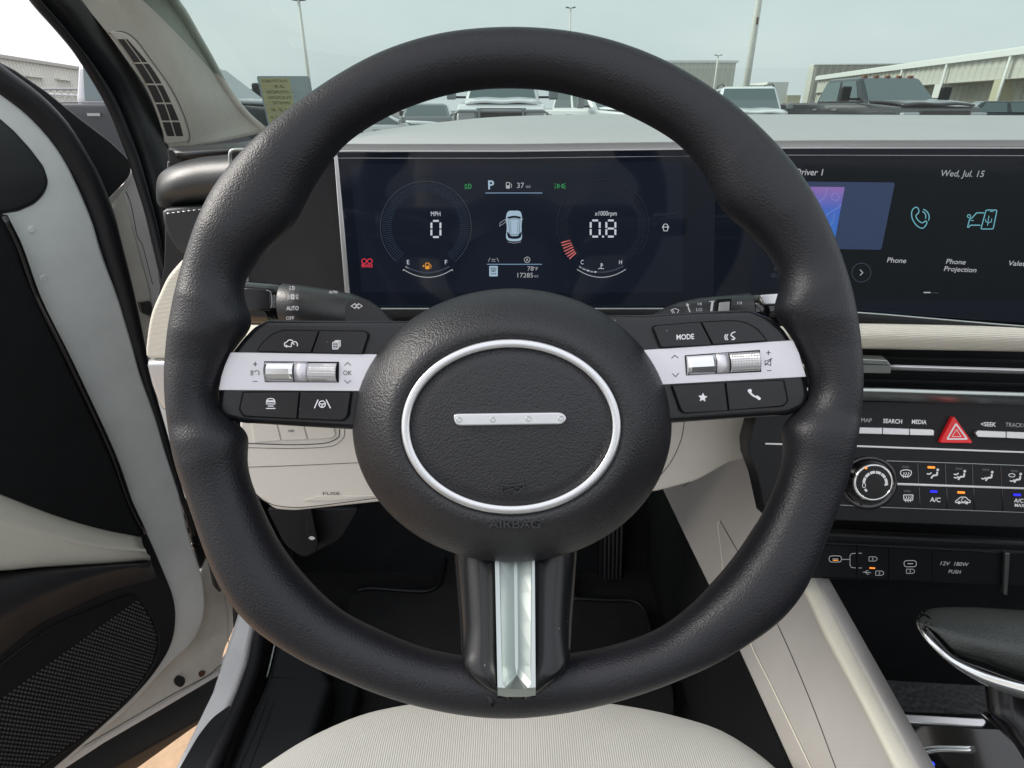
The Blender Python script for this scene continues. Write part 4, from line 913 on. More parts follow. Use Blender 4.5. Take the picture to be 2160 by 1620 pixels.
# ================================================================== CENTRE CONSOLE
CS = thing('centre_console', 'pale grey centre console side with cream rail and black tray', 'console', EYE + V((.45, .4, -.9)))
CSP = plane3(atX(1440, 1123, .28), atX(1670, 1620, .28), atX(1713, 1207, .334), V((0, 1, 0)))
side = emit('side_panel', slab([(1398,1035),(1404,985),(1440,960),(1500,985),(1567,955),(1640,900),(1660,1050),(1713,1205),(1990,1720),(1725,1740),(1670,1620),(1607,1480),(1557,1370),(1495,1237),(1440,1123)], CSP, .02, .003), M['console_grey'], CS, label='pale grey side panel facing the driver')
groove('seam', [(1518,1097),(1600,1240),(1640,1317),(1680,1407),(1720,1505),(1763,1620),(1800,1710)], CSP, side, 1.8, 'vent_dark')
groove('seam', [(1526,1210),(1519,1150),(1514,1108),(1518,1097)], CSP, side, 1.6, 'cream_smooth')
groove('seam', [(1526,1205),(1583,1357),(1627,1447),(1672,1540),(1710,1620),(1745,1700)], CSP, side, 2.6, 'cream_smooth', .0012)  # pale line painted in for the highlight along the side panel
groove('seam', [(1440,1027),(1500,988),(1567,963)], CSP, side, 1.5, 'vent_dark')
# padded cream rail
rail = []
for a, b in (((1640,1140),(1668,1115)), ((1697,1247),(1716,1207)), ((1740,1340),(1773,1320)), ((1817,1480),(1873,1503)), ((1887,1620),(1937,1620)), ((1955,1760),(2010,1755))):
    L_ = CSP.hit(*a, 0); R_ = CSP.hit(*b, .002)
    m1 = L_ + CSP.n * .008; top = (L_ + R_) / 2 + CSP.n * .010 ; rr = atX(b[0], b[1], R_.x - EYE.x + .004); dn = rr + V((.012, 0, -.03))
    rail.append([L_ - CSP.n * .004, L_ + CSP.n * .002, top, rr, dn])
emit('padded_rail', face_eye(grid(rail, 4, 5)), M['cream_smooth'], CS, label='padded cream rail', mods=[SOL(.004)])
# tray: back, floor, silver bar, shift base
ZT = -.525
tx = lambda x, y: atZ(x, y, ZT)
q = [tx(1640, 1436), tx(2440, 1470), tx(2440, 1516), tx(1640, 1500)]
bm = bmesh.new(); 
def sheet(pts, bm=None):
    bm = bm or bmesh.new(); bm.faces.new([bm.verts.new(p) for p in pts]); return face_eye(bm)
mat('tray_mat', (.030, .031, .032), .6, bump=('leather', 190, 1.0, .0012), var=.15)
emit('tray_mat', sheet([tx(1846, 1433), tx(1900, 1437), tx(2440, 1466), tx(2440, 1516), tx(2100, 1508), tx(1868, 1500)]), M['tray_mat'], CS, mods=[SOL(.01)])
TR = Plane(tx(2000, 1515), (0, -.35, 1))
emit('silver_bar', slab(rc([(1860,1503),(2075,1515),(2082,1523),(2076,1533),(1860,1521)], [0,3,4,4,0]), TR, .008, .002, .004), M['satin_silver'], CS)
emit('tray_back', slab([(1690,1060),(2440,1080),(2440,1470),(1700,1440)], Plane(atY(1900, 1300, .52), (0, -1, .1)), .01, 0), M['footwell_black'], CS)
emit('shift_surround', slab([(1880,1524),(2120,1536),(2440,1560),(2440,1800),(2010,1800),(1942,1640)], TR, .02, .002, 0), M['gloss_black'], CS)
SI = TR.up(.003)
emit('selector_window', slab(rc([(1925,1591),(1945,1583),(2058,1586),(2058,1700),(1925,1700)], [14,10,3,0,0]), TR, .004, .001, .002), M['gloss_black'], CS)
bm = bmesh.new()
emit('chrome_arc', tube([SI.hit(*p) for p in so([(1921,1610),(1926,1598),(1942,1590),(1980,1583),(2056,1583)], 5)], .0019, 8), M['chrome'], CS)
emit('chrome_arc', tube([SI.hit(*p) for p in so([(1921,1592),(1930,1584),(1946,1578),(1980,1575),(2056,1576)], 5)], .0010, 8), M['chrome'], CS)
icon('shift_mark', TR.up(.0022), M['shift_blue'], CS, [([(1945,1632),(1954,1607)],False,4), (so([(1954,1608),(1966,1608),(1970,1613),(1966,1620),(1952,1621)],4),False,4)], lift=.0003)

# gear lever
GL = thing('gear_lever', 'black leather gear lever head with a chrome edge at the lower right', 'gear lever', EYE + V((.42, .3, -.52)))
def g3(px, py, d): return at(px, py, d)
upper = [(1934,1330),(1932,1312),(1936,1296),(1946,1285),(1965,1280),(2040,1280),(2160,1287),(2440,1300)]
# head: rows from top-far edge to near crease to underside
rowsg = [
 [g3(1946,1300,.475), g3(1956,1287,.49), g3(1985,1281,.50), g3(2060,1281,.50), g3(2160,1287,.50), g3(2300,1296,.50)],
 [g3(1940,1304,.465), g3(1958,1297,.472), g3(1992,1292,.477), g3(2062,1296,.475), g3(2160,1303,.472), g3(2300,1312,.47)],
 [g3(1940,1312,.458), g3(1968,1318,.455), g3(2006,1328,.452), g3(2070,1343,.448), g3(2160,1358,.445), g3(2300,1378,.44)],
 [g3(1950,1318,.455), g3(1978,1332,.450), g3(2012,1345,.447), g3(2075,1364,.443), g3(2160,1384,.440), g3(2300,1408,.435)],
 [g3(1965,1325,.457), g3(1990,1350,.450), g3(2013,1370,.447), g3(2075,1386,.446), g3(2160,1412,.443), g3(2300,1440,.44)],
 [g3(1968,1330,.470), g3(1992,1356,.465), g3(2016,1376,.462), g3(2078,1400,.462), g3(2160,1432,.46), g3(2300,1460,.455)]]
emit('leather_head', face_eye(grid(rowsg, 4, 4)), M['lever_leather'], GL, mods=[SOL(.004)])
rowsk = [
 [g3(1944,1290,.480), g3(1962,1302,.466), g3(1985,1328,.460), g3(2013,1374,.455), g3(2078,1398,.453), g3(2160,1428,.452), g3(2300,1460,.45)],
 [g3(1936,1303,.470), g3(1955,1322,.456), g3(1980,1352,.450), g3(2014,1386,.446), g3(2080,1412,.444), g3(2160,1440,.443), g3(2300,1475,.44)],
 [g3(1934,1312,.470), g3(1950,1334,.457), g3(1978,1362,.450), g3(2014,1392,.447), g3(2080,1422,.445), g3(2160,1446,.443), g3(2300,1480,.44)]]
emit('gloss_collar', face_eye(grid(rowsk, 4, 4)), M['gloss_black'], GL, mods=[SOL(.003)])
rowsc = [
 [g3(1933,1307,.470), g3(1949,1334,.456), g3(1978,1362,.449), g3(2014,1391,.446), g3(2080,1421,.444), g3(2160,1444,.442), g3(2300,1478,.438)],
 [g3(1933,1320,.469), g3(1949,1344,.455), g3(1977,1373,.448), g3(2014,1402,.445), g3(2080,1438,.443), g3(2160,1464,.441), g3(2300,1500,.437)],
 [g3(1936,1326,.475), g3(1953,1351,.462), g3(1980,1380,.455), g3(2018,1411,.452), g3(2080,1446,.450), g3(2160,1476,.447), g3(2300,1512,.443)]]
emit('chrome_edge', face_eye(grid(rowsc, 4, 4)), M['chrome'], GL, mods=[SOL(.003)])
rowss = []
for y, xl, xr, d in ((1425, 2074, 2260, .475), (1450, 2078, 2260, .474), (1490, 2082, 2262, .472), (1510, 2086, 2268, .470), (1545, 2118, 2290, .466), (1590, 2150, 2310, .46), (1680, 2200, 2330, .455)):
    rowss.append([g3(xl, y - 20, d + .03), g3(xl, y - 4, d), g3(xl + 20, y, d - .010), g3(xl + 60, y + 6, d - .014), g3(xr, y + 10, d)])
emit('stem', face_eye(grid(rowss, 4, 4)), M['satin_black'], GL, mods=[SOL(.004)])
rowsb2 = [[g3(2070,1506,.485), g3(2108,1540,.480), g3(2150,1578,.475), g3(2240,1640,.47)], [g3(2080,1508,.472), g3(2118,1544,.468), g3(2160,1582,.463), g3(2250,1644,.46)], [g3(2086,1506,.474), g3(2124,1540,.470), g3(2166,1574,.465), g3(2255,1636,.46)]]
emit('stem_base', face_eye(grid(rowsb2, 4, 3)), M['gloss_black'], GL, mods=[SOL(.003)])

# ================================================================== SEAT
ST = thing('driver_seat', 'cream ribbed cloth seat cushion below the steering wheel', 'seat', EYE + V((0, .1, -.95)))
sil = [(440,1740),(500,1668),(563,1620),(633,1577),(720,1537),(787,1516),(887,1499),(1080,1490),(1180,1491),(1253,1496),(1353,1510),(1440,1529),(1540,1561),(1630,1620),(1700,1690),(1750,1760)]
rws = []
P0 = [atZ(x, y, -.545) for x, y in sil]
for dy, dz in ((.012, -.30), (.030, -.14), (.033, -.07), (.024, -.022), (0, 0), (-.04, .010), (-.12, .008), (-.26, 0), (-.45, -.01), (-.62, .0)):
    cx_ = 0.0
    rws.append([V((p.x * (1 if dz > -.01 or dy > 0 else 1), p.y + dy, p.z + dz)) for p in P0])
emit('cushion', face_eye(grid(rws, 3, 4)), M['seat_cloth'], ST, mods=[SOL(.01)])
emit('backrest', boxm(-.23, .23, -.52, -.40, .60, 1.22), M['seat_cloth'], ST, mods=[('BEVEL', dict(width=.05, segments=4))]); emit('headrest', boxm(-.12, .12, -.50, -.42, 1.26, 1.44), M['seat_cloth'], ST, mods=[('BEVEL', dict(width=.03, segments=4))])
emit('base', boxm(-.22, .22, -.32, .30, .36, .70), M['footwell_black'], ST)

# ================================================================== FOOTWELL
CB = thing('white_car', 'white car body round the cabin with sill, floor and part-open unseen roof', 'car', (0, 0, .3))
emit('floor', boxm(-.50, 1.05, -1.9, 1.3, .30, .345), M['carpet'], CB)
emit('front_bulkhead', prism([(1.25, .345), (1.02, .345), (1.22, .75), (1.10, 1.0), (1.30, 1.0)], 'x', -.50, 1.05), M['footwell_black'], CB)
emit('roof', prism([(.46, 1.60), (.39, 1.615), (.39, 1.65), (.50, 1.62)], 'x', -.46, 1.0), M['beige'], CB)
emit('roof', boxm(-.46, 1.0, -1.9, -1.1, 1.63, 1.66), M['beige'], CB); emit('roof_rail', boxm(-.5, -.40, -1.1, .39, 1.63, 1.66), M['beige'], CB); emit('roof_rail', boxm(.92, 1.02, -1.1, .39, 1.63, 1.66), M['beige'], CB)  # unseen roof left open in the middle to brighten the cabin
emit('passenger_side', boxm(1.04, 1.12, -1.9, 1.3, .30, 1.10), M['dark_plastic'], CB); emit('pillar', boxm(1.0, 1.06, -.55, -.40, 1.08, 1.64), M['beige'], CB); emit('pillar', boxm(1.0, 1.06, -1.9, -1.3, 1.08, 1.64), M['beige'], CB); emit('rear_bench', boxm(-.45, 1.0, -1.35, -1.05, .34, 1.15), M['seat_cloth'], CB)  # unseen side, pillars and bench added to cut light from right and rear
emit('rear_side', boxm(-.58, -.52, -1.9, -.62, .30, 1.08), M['dark_plastic'], CB); emit('pillar', boxm(-.56, -.50, -.72, -.60, 1.06, 1.64), M['beige'], CB)
emit('tailgate', boxm(-.5, 1.05, -1.98, -1.9, .30, 1.05), M['footwell_black'], CB)
emit('kick_panel', prism([(1.28, .30), (1.28, 1.16), (.96, 1.16), (.93, .92), (.93, .70), (.88, .62), (.86, .47), (.80, .30)], 'x', -.545, -.512), M['dark_plastic'], CB)
emit('tunnel', prism([(1.25, .30), (1.25, .68), (.85, .66), (.30, .62), (-.5, .62), (-.5, .30)], 'x', .31, .36), M['footwell_black'], CB)
MTz = -.93
FMp = thing('floor_mat', 'black carpet mat with a bound edge in the driver footwell', 'floor mat', EYE + V((-.05, .75, MTz)))
fm = emit('mat', sheet([atZ(x, y, MTz) for x, y in rc([(745,1244),(910,1248),(930,1225),(945,1160),(1010,1140),(1150,1150),(1220,1262),(1350,1268),(1372,1300),(1420,1460),(1420,1640),(660,1640),(690,1440)], [20,14,14,4,4,4,6,20,20,10,0,0,10])]), M['carpet'], FMp, mods=[SOL(.008)])
pe = [atZ(x, y, MTz + .004) for x, y in so([(752,1246),(780,1241),(860,1246),(905,1246),(928,1228),(938,1185),(948,1140)], 5)]
emit('bound_edge', tube(pe, .0042, 8), M['rubber'], FMp)
pe = [atZ(x, y, MTz + .004) for x, y in so([(1205,1262),(1280,1266),(1335,1268),(1358,1285),(1372,1330),(1400,1420)], 5)]
emit('bound_edge', tube(pe, .0042, 8), M['rubber'], FMp)
# accelerator
AP = thing('accelerator_pedal', 'ribbed black accelerator pedal right of the steering column', 'pedal', atY(1290, 1200, 1.0))
PP = Plane(atY(1290, 1160, 1.02), (0, -1, .25))
pad = emit('pedal_pad', slab(rc([(1268,1040),(1322,1040),(1312,1236),(1262,1230)], 6), PP, .02, .004), M['rubber'], AP)
for k in range(5):
    x = 1276 + k * 9; emit('rib', slab([(x, 1060), (x + 3.5, 1060), (x + 1.5 - k * .8, 1226), (x - 2 - k * .8, 1226)], PP, .004, .001, .004), M['pedal_rib'], pad)
BP = thing('brake_pedal', 'wide black brake pedal partly hidden behind the steering column', 'pedal', atY(1120, 1120, .98))
emit('pedal_pad', slab(rc([(1000,1080),(1150,1080),(1150,1190),(1010,1190)], 10), Plane(atY(1100, 1120, .98), (0, -1, .3)), .02, .004), M['rubber'], BP)
emit('pedal_arm', slab([(1060,900),(1090,900),(1100,1100),(1070,1100)], Plane(atY(1100, 1100, 1.0), (0, -1, .1)), .02, .002), M['footwell_black'], BP)
HR = thing('bonnet_release', 'black bonnet release lever with a white car mark in the footwell', 'lever', atY(657, 1135, .80))
HP = Plane(atY(657, 1135, .80), (.1, -1, .2))
hb = emit('lever_body', slab(rc([(640,1070),(656,1070),(672,1150),(664,1168),(650,1150)], 6), HP, .02, .004), M['satin_black'], HR)
icon('mark', HP, wp, hb, fills=[sm([(651,1135),(656,1131),(663,1133),(664,1137),(657,1139)],3)], lift=.0006)
emit('lever_bracket', slab(rc([(560,1072),(760,1072),(720,1140),(640,1180),(600,1150)], 14), HP, .02, .006, -.03), M['dark_plastic'], HR)

# ================================================================== SILL
SZ = -.83
SL = Plane(EYE + V((-.48, .7, SZ)), (0, 0, 1), (1, 0, 0))
SIL = thing('door_sill', 'white sill with black scuff plate and rubber seal at the foot of the door opening', 'sill', EYE + V((-.46, .7, SZ - .1)))
emit('white_sill', slab([(512,1225),(556,1225),(535,1322),(519,1400),(500,1452),(483,1490),(440,1600),(400,1720),(335,1720),(367,1620),(405,1543),(447,1457),(477,1363),(500,1293)], SL, .12, .008, .0, 5), M['white_paint'], SIL, label='glossy white painted sill')
emit('sill_end_cap', slab(rc([(486,1484),(447,1512),(417,1550),(377,1620),(340,1700),(440,1700),(500,1500)], [10,16,16,6,0,0,6]), SL, .01, .003, .004), M['rubber'], SIL)
emit('rubber_seal', tube([SL.hit(x, y, .016) for x, y in so([(570,1260),(548,1340),(536,1400),(512,1470),(480,1545),(440,1640),(410,1720)], 5)], .011, 12), M['rubber'], SIL)
emit('scuff_plate', slab([(574,1240),(640,1300),(700,1440),(665,1540),(640,1720),(435,1720),(480,1620),(520,1523),(563,1430),(582,1355)], SL, .05, .012, .004, 5), M['dark_plastic'], SIL, label='grained black scuff plate')
SU = SL.up(.004)
groove('groove', [(578,1480),(556,1540),(525,1620),(505,1680)], SU, SIL, 3.2, 'footwell_black', .0006); groove('groove', [(565,1474),(538,1545),(505,1620),(485,1680)], SU, SIL, 3.2, 'footwell_black', .0006)
groove('groove', [(580,1357),(570,1400),(563,1428)], SU, SIL, 2.5, 'chrome_dark', .0006); groove('groove', [(563,1426),(600,1430),(622,1432)], SU, SIL, 2, 'footwell_black', .0006)
emit('inner_trim', slab([(600,1290),(700,1290),(760,1440),(700,1660),(640,1720),(655,1540),(690,1440)], SL.up(-.06), .05, .01, 0), M['footwell_black'], SIL)

# ================================================================== DOOR OPENING (body side)
OP = thing('door_opening_trim', 'dark garnish and rubber seal running up the front edge of the door opening', 'door trim', EYE + V((-.52, .8, -.4)))
L1 = [(20,-60),(63,0),(111,54),(148,98),(172,133),(213,200),(239,254),(256,296),(272,337),(290,395),(309,458),(325,527),(341,596),(356,660),(372,740),(386,850),(400,980),(425,1110),(455,1240)]
L2 = [(46,-60),(89,0),(130,46),(167,93),(204,137),(241,191),(265,241),(284,290),(301,339),(319,406),(335,470),(347,537),(353,596),(366,660),(384,740),(398,850),(412,980),(438,1110),(465,1240)]
L3 = [(120,-60),(169,0),(200,37),(228,72),(263,120),(304,178),(326,226),(350,296),(364,340),(380,406),(392,470),(400,537),(410,596),(420,660),(430,740),(440,850),(450,980),(465,1110),(480,1240)]
XO = [-.520, -.520, -.524, -.528, -.53, -.532, -.533, -.533, -.533, -.533, -.533, -.533, -.533, -.533, -.533, -.532, -.525, -.515, -.505]
ra, rb_, rc_, rd, re = [], [], [], [], []
for a, b, c, x in zip(L1, L2, L3, XO):
    pa = atX(*a, x); pb_ = atX(*b, x); pc = atX(*c, x + .02)
    ra.append(pa + V((-.02, .03, 0))); rb_.append(pa); rc_.append(pa.lerp(pb_, .45) + V((.010, -.008, 0))); rd.append(pb_ - V((.004, 0, 0))); re.append(pc)
emit('rubber_seal', face_eye(grid([ra, rb_, rc_, rd, [p + V((-.01, .01, 0)) for p in rd]], 3, 4)), M['rubber'], OP, mods=[SOL(.004)])
mid_ = [p.lerp(q, .3) + V((.010, -.006, 0)) for p, q in zip(rd, re)]
emit('garnish', face_eye(grid([[p + V((-.012, .012, 0)) for p in rd], rd, mid_, [p.lerp(q, .75) + V((.006, -.002, 0)) for p, q in zip(rd, re)], re, [p + V((-.012, .03, 0)) for p in re]], 3, 4)), M['dash_black'], OP, mods=[SOL(.004)])

# ================================================================== A-PILLAR
AP_ = thing('windscreen_pillar', 'pale cloth covered windscreen pillar with a long grille at the upper left', 'pillar', EYE + V((-.5, .9, 0)))
LE = [(110,-70),(169,0),(200,37),(228,72),(263,120),(304,178),(326,226),(350,296),(357,313)]
L0 = atX(169, 0, -.505); L1_ = atX(357, 313, -.512)
PIL = plane3(L0, L1_, atY(480, 290, 1.0), V((1, .3, 0)))
MI = [(190,-70),(245,0),(272,37),(300,72),(332,120),(364,178),(382,226),(396,296),(402,310)]
RI = [(325,-70),(367,0),(388,30),(412,72),(440,120),(472,178),(498,216),(528,250),(562,278)]
YR = [.84, .895, .92, .95, .985, 1.025, 1.05, 1.08, 1.10]
c0, c1, c2, c3, c4, c5, c1b, c2b = [], [], [], [], [], [], [], []
for a, b, c, y in zip(LE, MI, RI, YR):
    A_ = PIL.hit(*a); B_ = PIL.hit(*b); C_ = atY(*c, y)
    c0.append(A_ + V((-.01, .03, 0))); c1.append(A_); c1b.append(A_.lerp(B_, .06)); c2b.append(A_.lerp(B_, .94)); c2.append(B_); c3.append(B_.lerp(C_, .3) + V((.012, -.012, 0)) * .5); c4.append(B_.lerp(C_, .92)); c5.append(C_)
c6 = [p + V((-.01, .03, -.004)) for p in c5]
emit('cloth_cover', face_eye(grid([c0, c1, c1b, c2b, c2, c3, c4, c5, c6], 3, 3)), M['pillar_cloth'], AP_, mods=[SOL(.004)])
LE2 = [V((p.x, p.y, p.z)) for p in c5]
emit('glass_edge_trim', tube(cat(c5, 3), .006, 10), M['vent_beige'], AP_)
VP = PIL.up(.0)
fr_ = sm([(233,69),(250,68),(268,74),(287,90),(313,127),(347,173),(370,213),(387,253),(397,288),(392,299),(375,301),(350,303),(346,285),(332,240),(313,190),(288,140),(258,98)], 4)
grl = emit('grille', slab(fr_, PIL, .004, .0010, .0016), M['vent_beige'], AP_, label='long curved air grille')
def cell(q): emit('grille_opening', slab(rc(q, 1.2), PIL, .001, 0, .0020), M['vent_dark'], grl)
LL = so([(245,79),(277,123),(310,180),(333,230),(350,280),(354,290)], 6); DV = so([(262,81),(300,133),(333,187),(353,233),(370,287),(371,291)], 6); RR = so([(269,83),(293,110),(320,143),(347,187),(377,253),(387,288)], 6)
def xon(L_, y):
    for (x0, y0), (x1, y1) in zip(L_, L_[1:]):
        if y0 <= y <= y1: return x0 + (x1 - x0) * (y - y0) / max(1e-6, y1 - y0)
    return L_[0][0] if y < L_[0][1] else L_[-1][0]
ysb = [81, 133, 178, 218, 256, 289]
for y0, y1 in zip(ysb, ysb[1:]):
    n_ = 5; yy = [y0 + 1.8 + (y1 - y0 - 3.6) * k / n_ for k in range(n_ + 1)]
    cell([(xon(LL, y), y) for y in yy] + [(xon(DV, y) - 1.5, y) for y in reversed(yy)])
    cell([(xon(DV, y) + 1.5, y) for y in yy] + [(xon(RR, y), y) for y in reversed(yy)])
groove('seam', [(228,71),(250,66),(270,71),(290,87),(317,124),(351,171),(374,211),(391,251),(401,288),(396,302)], PIL, AP_, 1.4, 'vent_dark', .0006)

# ================================================================== WINDSCREEN AND STOCK CARD
WG = thing('windscreen', 'slightly green windscreen glass, tint darkened to dim the outside, in front of the dashboard', 'windscreen', EYE + V((.3, 1.1, -.02)))
bm = bmesh.new(); wsp = lambda x, y: EYE + V((x, y, -.03 + (1.16 - y) * .5))
Pp = [wsp(-.56, 1.20), wsp(1.15, 1.20), wsp(1.0, .46), wsp(-.42, .46)]
n_ = V((0, .447, .894)) * .004
A_ = [bm.verts.new(p) for p in Pp]; bm.faces.new(A_)
emit('glass_sheet', bm, M['windscreen'], WG)
TP = Plane(WSH.p - V((0, .01, .01)), (0, -.5, -1))
SCd = thing('stock_card', 'grey and yellow dealer stock card with mirrored lettering on the windscreen', 'card', TP.hit(600, 200))
def card_mat(name, c, t=.8):
    m = bpy.data.materials.new(name); m.use_nodes = True; n = m.node_tree; b = n.nodes['Principled BSDF']; b.inputs['Base Color'].default_value = (*c, 1)
    tr = n.nodes.new('ShaderNodeBsdfTranslucent'); tr.inputs[0].default_value = (*c, 1); mi = n.nodes.new('ShaderNodeMixShader'); mi.inputs[0].default_value = t; tp = n.nodes.new('ShaderNodeBsdfTransparent'); tp.inputs[0].default_value = (*c, 1); m2 = n.nodes.new('ShaderNodeMixShader'); m2.inputs[0].default_value = .45
    n.links.new(b.outputs[0], mi.inputs[1]); n.links.new(tr.outputs[0], mi.inputs[2]); n.links.new(mi.outputs[0], m2.inputs[1]); n.links.new(tp.outputs[0], m2.inputs[2]); n.links.new(m2.outputs[0], n.nodes['Material Output'].inputs[0]); M[name] = m
card_mat('card_grey', (.46, .49, .50)); card_mat('card_yellow', (1, .94, .72)); card_mat('ink', (.13, .14, .10), .5); card_mat('card_letter', (.85, .9, .9))
cd = emit('card_sheet', slab(rc([(541,161.5),(652,161.5),(668,240),(672,268),(566,264)], [5,7,0,4,4]), TP, .0008, 0), M['card_grey'], SCd)
ty = [165, 176.5, 188.5, 199.5, 211, 221.5, 238.5, 260]
for i in range(7):
    y0, y1 = ty[i], ty[i + 1] - 1.1; xl = lambda y: 547 + (y - 165) * .22; xr = lambda y: 610 + (y - 165) * .18
    emit('yellow_field', slab([(xl(y0), y0), (xr(y0), y0), (xr(y1), y1), (xl(y1), y1)], TP, .0003, 0, .0004), M['card_yellow'], cd)
for s, x, y, w_, h_ in (('SHSTP1863', 580, 171, 54, 7), ('25', 589, 182.5, 22, 7), ('HYUNDAI', 585, 194, 46, 8), ('TUCSON', 591, 205.5, 48, 7), ('WHITE', 594, 217, 38, 7), ('12.E', 588, 232, 34, 7), ('2.5', 580, 248, 18, 6)):
    text(s, x, y, h_, TP, M['ink'], cd, w=w_, flip=True, lift=.0006, rot=.02, name='handwriting')
for s, x, y, w_ in (('STOCK', 631, 172, 32), ('YEAR', 636, 183.5, 26), ('MAKE', 636, 195, 28), ('MODEL', 640, 206, 36)): text(s, x, y, 5, TP, M['card_letter'], cd, w=w_, flip=True, lift=.0006)

# ================================================================== DOOR
DO = thing('car_door', 'open white car door with black speaker grille and cream armrest at the left', 'car door', (-.60, .88, .4))
D = DOOR
inner_edge = [(-60,150),(0,192),(67,247),(127,317),(167,393),(200,473),(217,533),(253,630),(280,720),(300,793),(330,877),(353,957),(380,1040),(397,1113),(413,1167),(427,1213),(434,1257),(433,1293),(423,1327),(400,1363),(350,1410),(283,1483),(205,1553),(127,1620),(60,1680)]
left_edge = [(60,1720),(-60,1720),(-60,560),(20,450),(33,493),(60,560)]
emit('painted_frame', slab(so(inner_edge, 3) + [(-200,1760),(-200,300)], D, .05, .006, 0, 5), M['door_paint'], DO, label='grey white painted inner frame of the door')
lf = so([(440,1180),(460,1225),(485,1255),(500,1293),(493,1330),(476,1370),(467,1412)], 4) + [(333,1490),(213,1560),(120,1616),(-60,1720),(-60,1600),(300,1400),(380,1300)]
lfl = emit('lower_flange', slab(lf, D.up(-.022), .03, .006, 0, 4), M['jamb_paint'], DO, label='worn white lower flange of the door')
groove('seam', [(466,1402),(440,1424),(367,1463),(283,1512),(200,1560),(120,1607)], D.up(-.022), lfl, 1.6, 'vent_dark')  # dark line painted in for the shadow along the flange
groove('seam', [(455,1215),(470,1250),(480,1290),(481,1340),(484,1366)], D.up(-.022), lfl, 1.8, 'vent_beige', .0005)
emit('drain_plug', slab(sm([(370,1434),(378,1426),(390,1430),(390,1442),(381,1450),(371,1444)],3), D.up(-.022), .004, .001, .004), M['rubber'], lfl)
mat('rust', (.12, .06, .03), .9, var=.5)
emit('rust_chip', slab(sm([(419,1420),(426,1414),(434,1417),(430,1425),(422,1428)],3), D.up(-.022), .001, 0, .0008), M['rust'], lfl)
emit('lower_edge', slab([(464,1414),(333,1491),(213,1561),(100,1628),(-60,1724),(-60,1740),(110,1640),(220,1568),(340,1498),(462,1426)], D.up(-.020), .01, .003, .001), M['white_paint'], DO)
# outer cladding that hangs below the door
emit('outer_cladding', slab([(500,1370),(467,1415),(330,1494),(100,1630),(-100,1750),(-100,1960),(140,1725),(293,1620),(403,1540),(560,1440)], D.up(-.06), .02, .004), M['gloss_black'], DO, label='black outer cladding below the door')
# seal along the front edge, with a second lip higher up
sp_ = [(-60,128),(0,172),(60,216),(112,268),(150,325),(182,380),(212,455),(232,525),(254,600),(276,685),(297,765),(318,840),(343,920),(366,1000),(390,1078),(404,1130)]
wd = [.017,.017,.017,.017,.017,.0165,.016,.015,.0135,.012,.009,.007,.006,.005,.004,.003]
emit('rubber_seal', tube(cat([D.hit(x + 3 + k * 900 * .0, y, -.004) for (x, y), k in zip(sp_, wd)], 3), lambda t: wd[min(15, int(t * 15))] * (1 - (t * 15 - int(t * 15))) + wd[min(15, int(t * 15) + 1)] * (t * 15 - int(t * 15)), 12, ref=D.n), M['rubber'], DO)
ml = [(-80,80),(0,130),(33,147),(100,193),(167,247),(233,297),(273,335),(279,355),(275,372),(259,391),(225,425),(195,385),(150,300),(95,230),(0,168),(-80,120)]
emit('mirror_corner', slab(rc(ml, [0,4,4,4,4,6,14,10,10,10,8,10,10,10,4,0]), D.up(-.012), .035, .012, 0, 6), M['dash_black'], DO, label='black mirror corner cover')
# inner trim
up_ = rc([(-60,200),(0,246),(33,275),(67,312),(97,352),(107,385),(98,410),(78,431),(43,447),(18,451),(-60,462)], [0,0,4,8,10,12,12,10,8,4,0])
emit('upper_trim', slab(up_, D, .02, .006, .004, 4), M['dash_black'], DO, label='black upper trim cap')
tr = so([(10,452),(33,493),(60,560),(100,653),(160,773),(213,883),(253,973),(290,1080),(320,1143),(347,1207),(365,1253),(372,1293),(368,1340),(353,1380),(317,1433),(267,1487),(187,1560),(115,1622)], 4) + [(0,1715),(-200,1800),(-200,470),(-60,455)]
tm = emit('trim_panel', slab(tr, D, .02, .004, .010, 4), M['dark_plastic'], DO, label='black moulded inner trim panel')
emit('trim_insert', slab(rc([(-150,470),(-60,548),(36,548),(85,660),(140,773),(195,890),(238,985),(272,1075),(296,1130),(230,1118),(160,1100),(97,1080),(0,1042),(-150,990)], 3), D, .012, .003, .013, 3), M['footwell_black'], tm, label='very dark upper insert')
emit('bright_edge', tube([D.hit(x, y, .0135) for x, y in so([(8,455),(40,520),(80,630),(140,750),(195,865),(238,960),(272,1055),(305,1125)],4)], .0042, 8, ref=D.n), M['gloss_black'], tm)
# cream armrest skin: upper lit plane, crease, lower plane
cr_rows = [[D.hit(x, y, .012) for x, y in [(-150,985),(0,1042),(97,1080),(167,1103),(233,1120),(298,1132)]],
           [D.hit(x, y, .030) for x, y in [(-150,1010),(0,1062),(90,1093),(167,1115),(233,1133),(300,1144)]],
           [D.hit(x, y, .046) for x, y in [(-150,1050),(0,1098),(75,1118),(150,1138),(225,1154),(306,1160)]],
           [D.hit(x, y, .044) for x, y in [(-150,1080),(0,1112),(75,1130),(150,1147),(225,1161),(310,1166)]],
           [D.hit(x, y, .040) for x, y in [(-150,1190),(0,1198),(75,1192),(160,1188),(240,1185),(316,1178)]],
           [D.hit(x, y, .015) for x, y in [(-150,1196),(0,1202),(75,1196),(160,1192),(240,1189),(317,1183)]]]
arm = emit('cream_armrest', face_eye(grid(cr_rows, 3, 4)), M['cream_smooth'], tm, label='cream armrest skin', mods=[SOL(.006)])
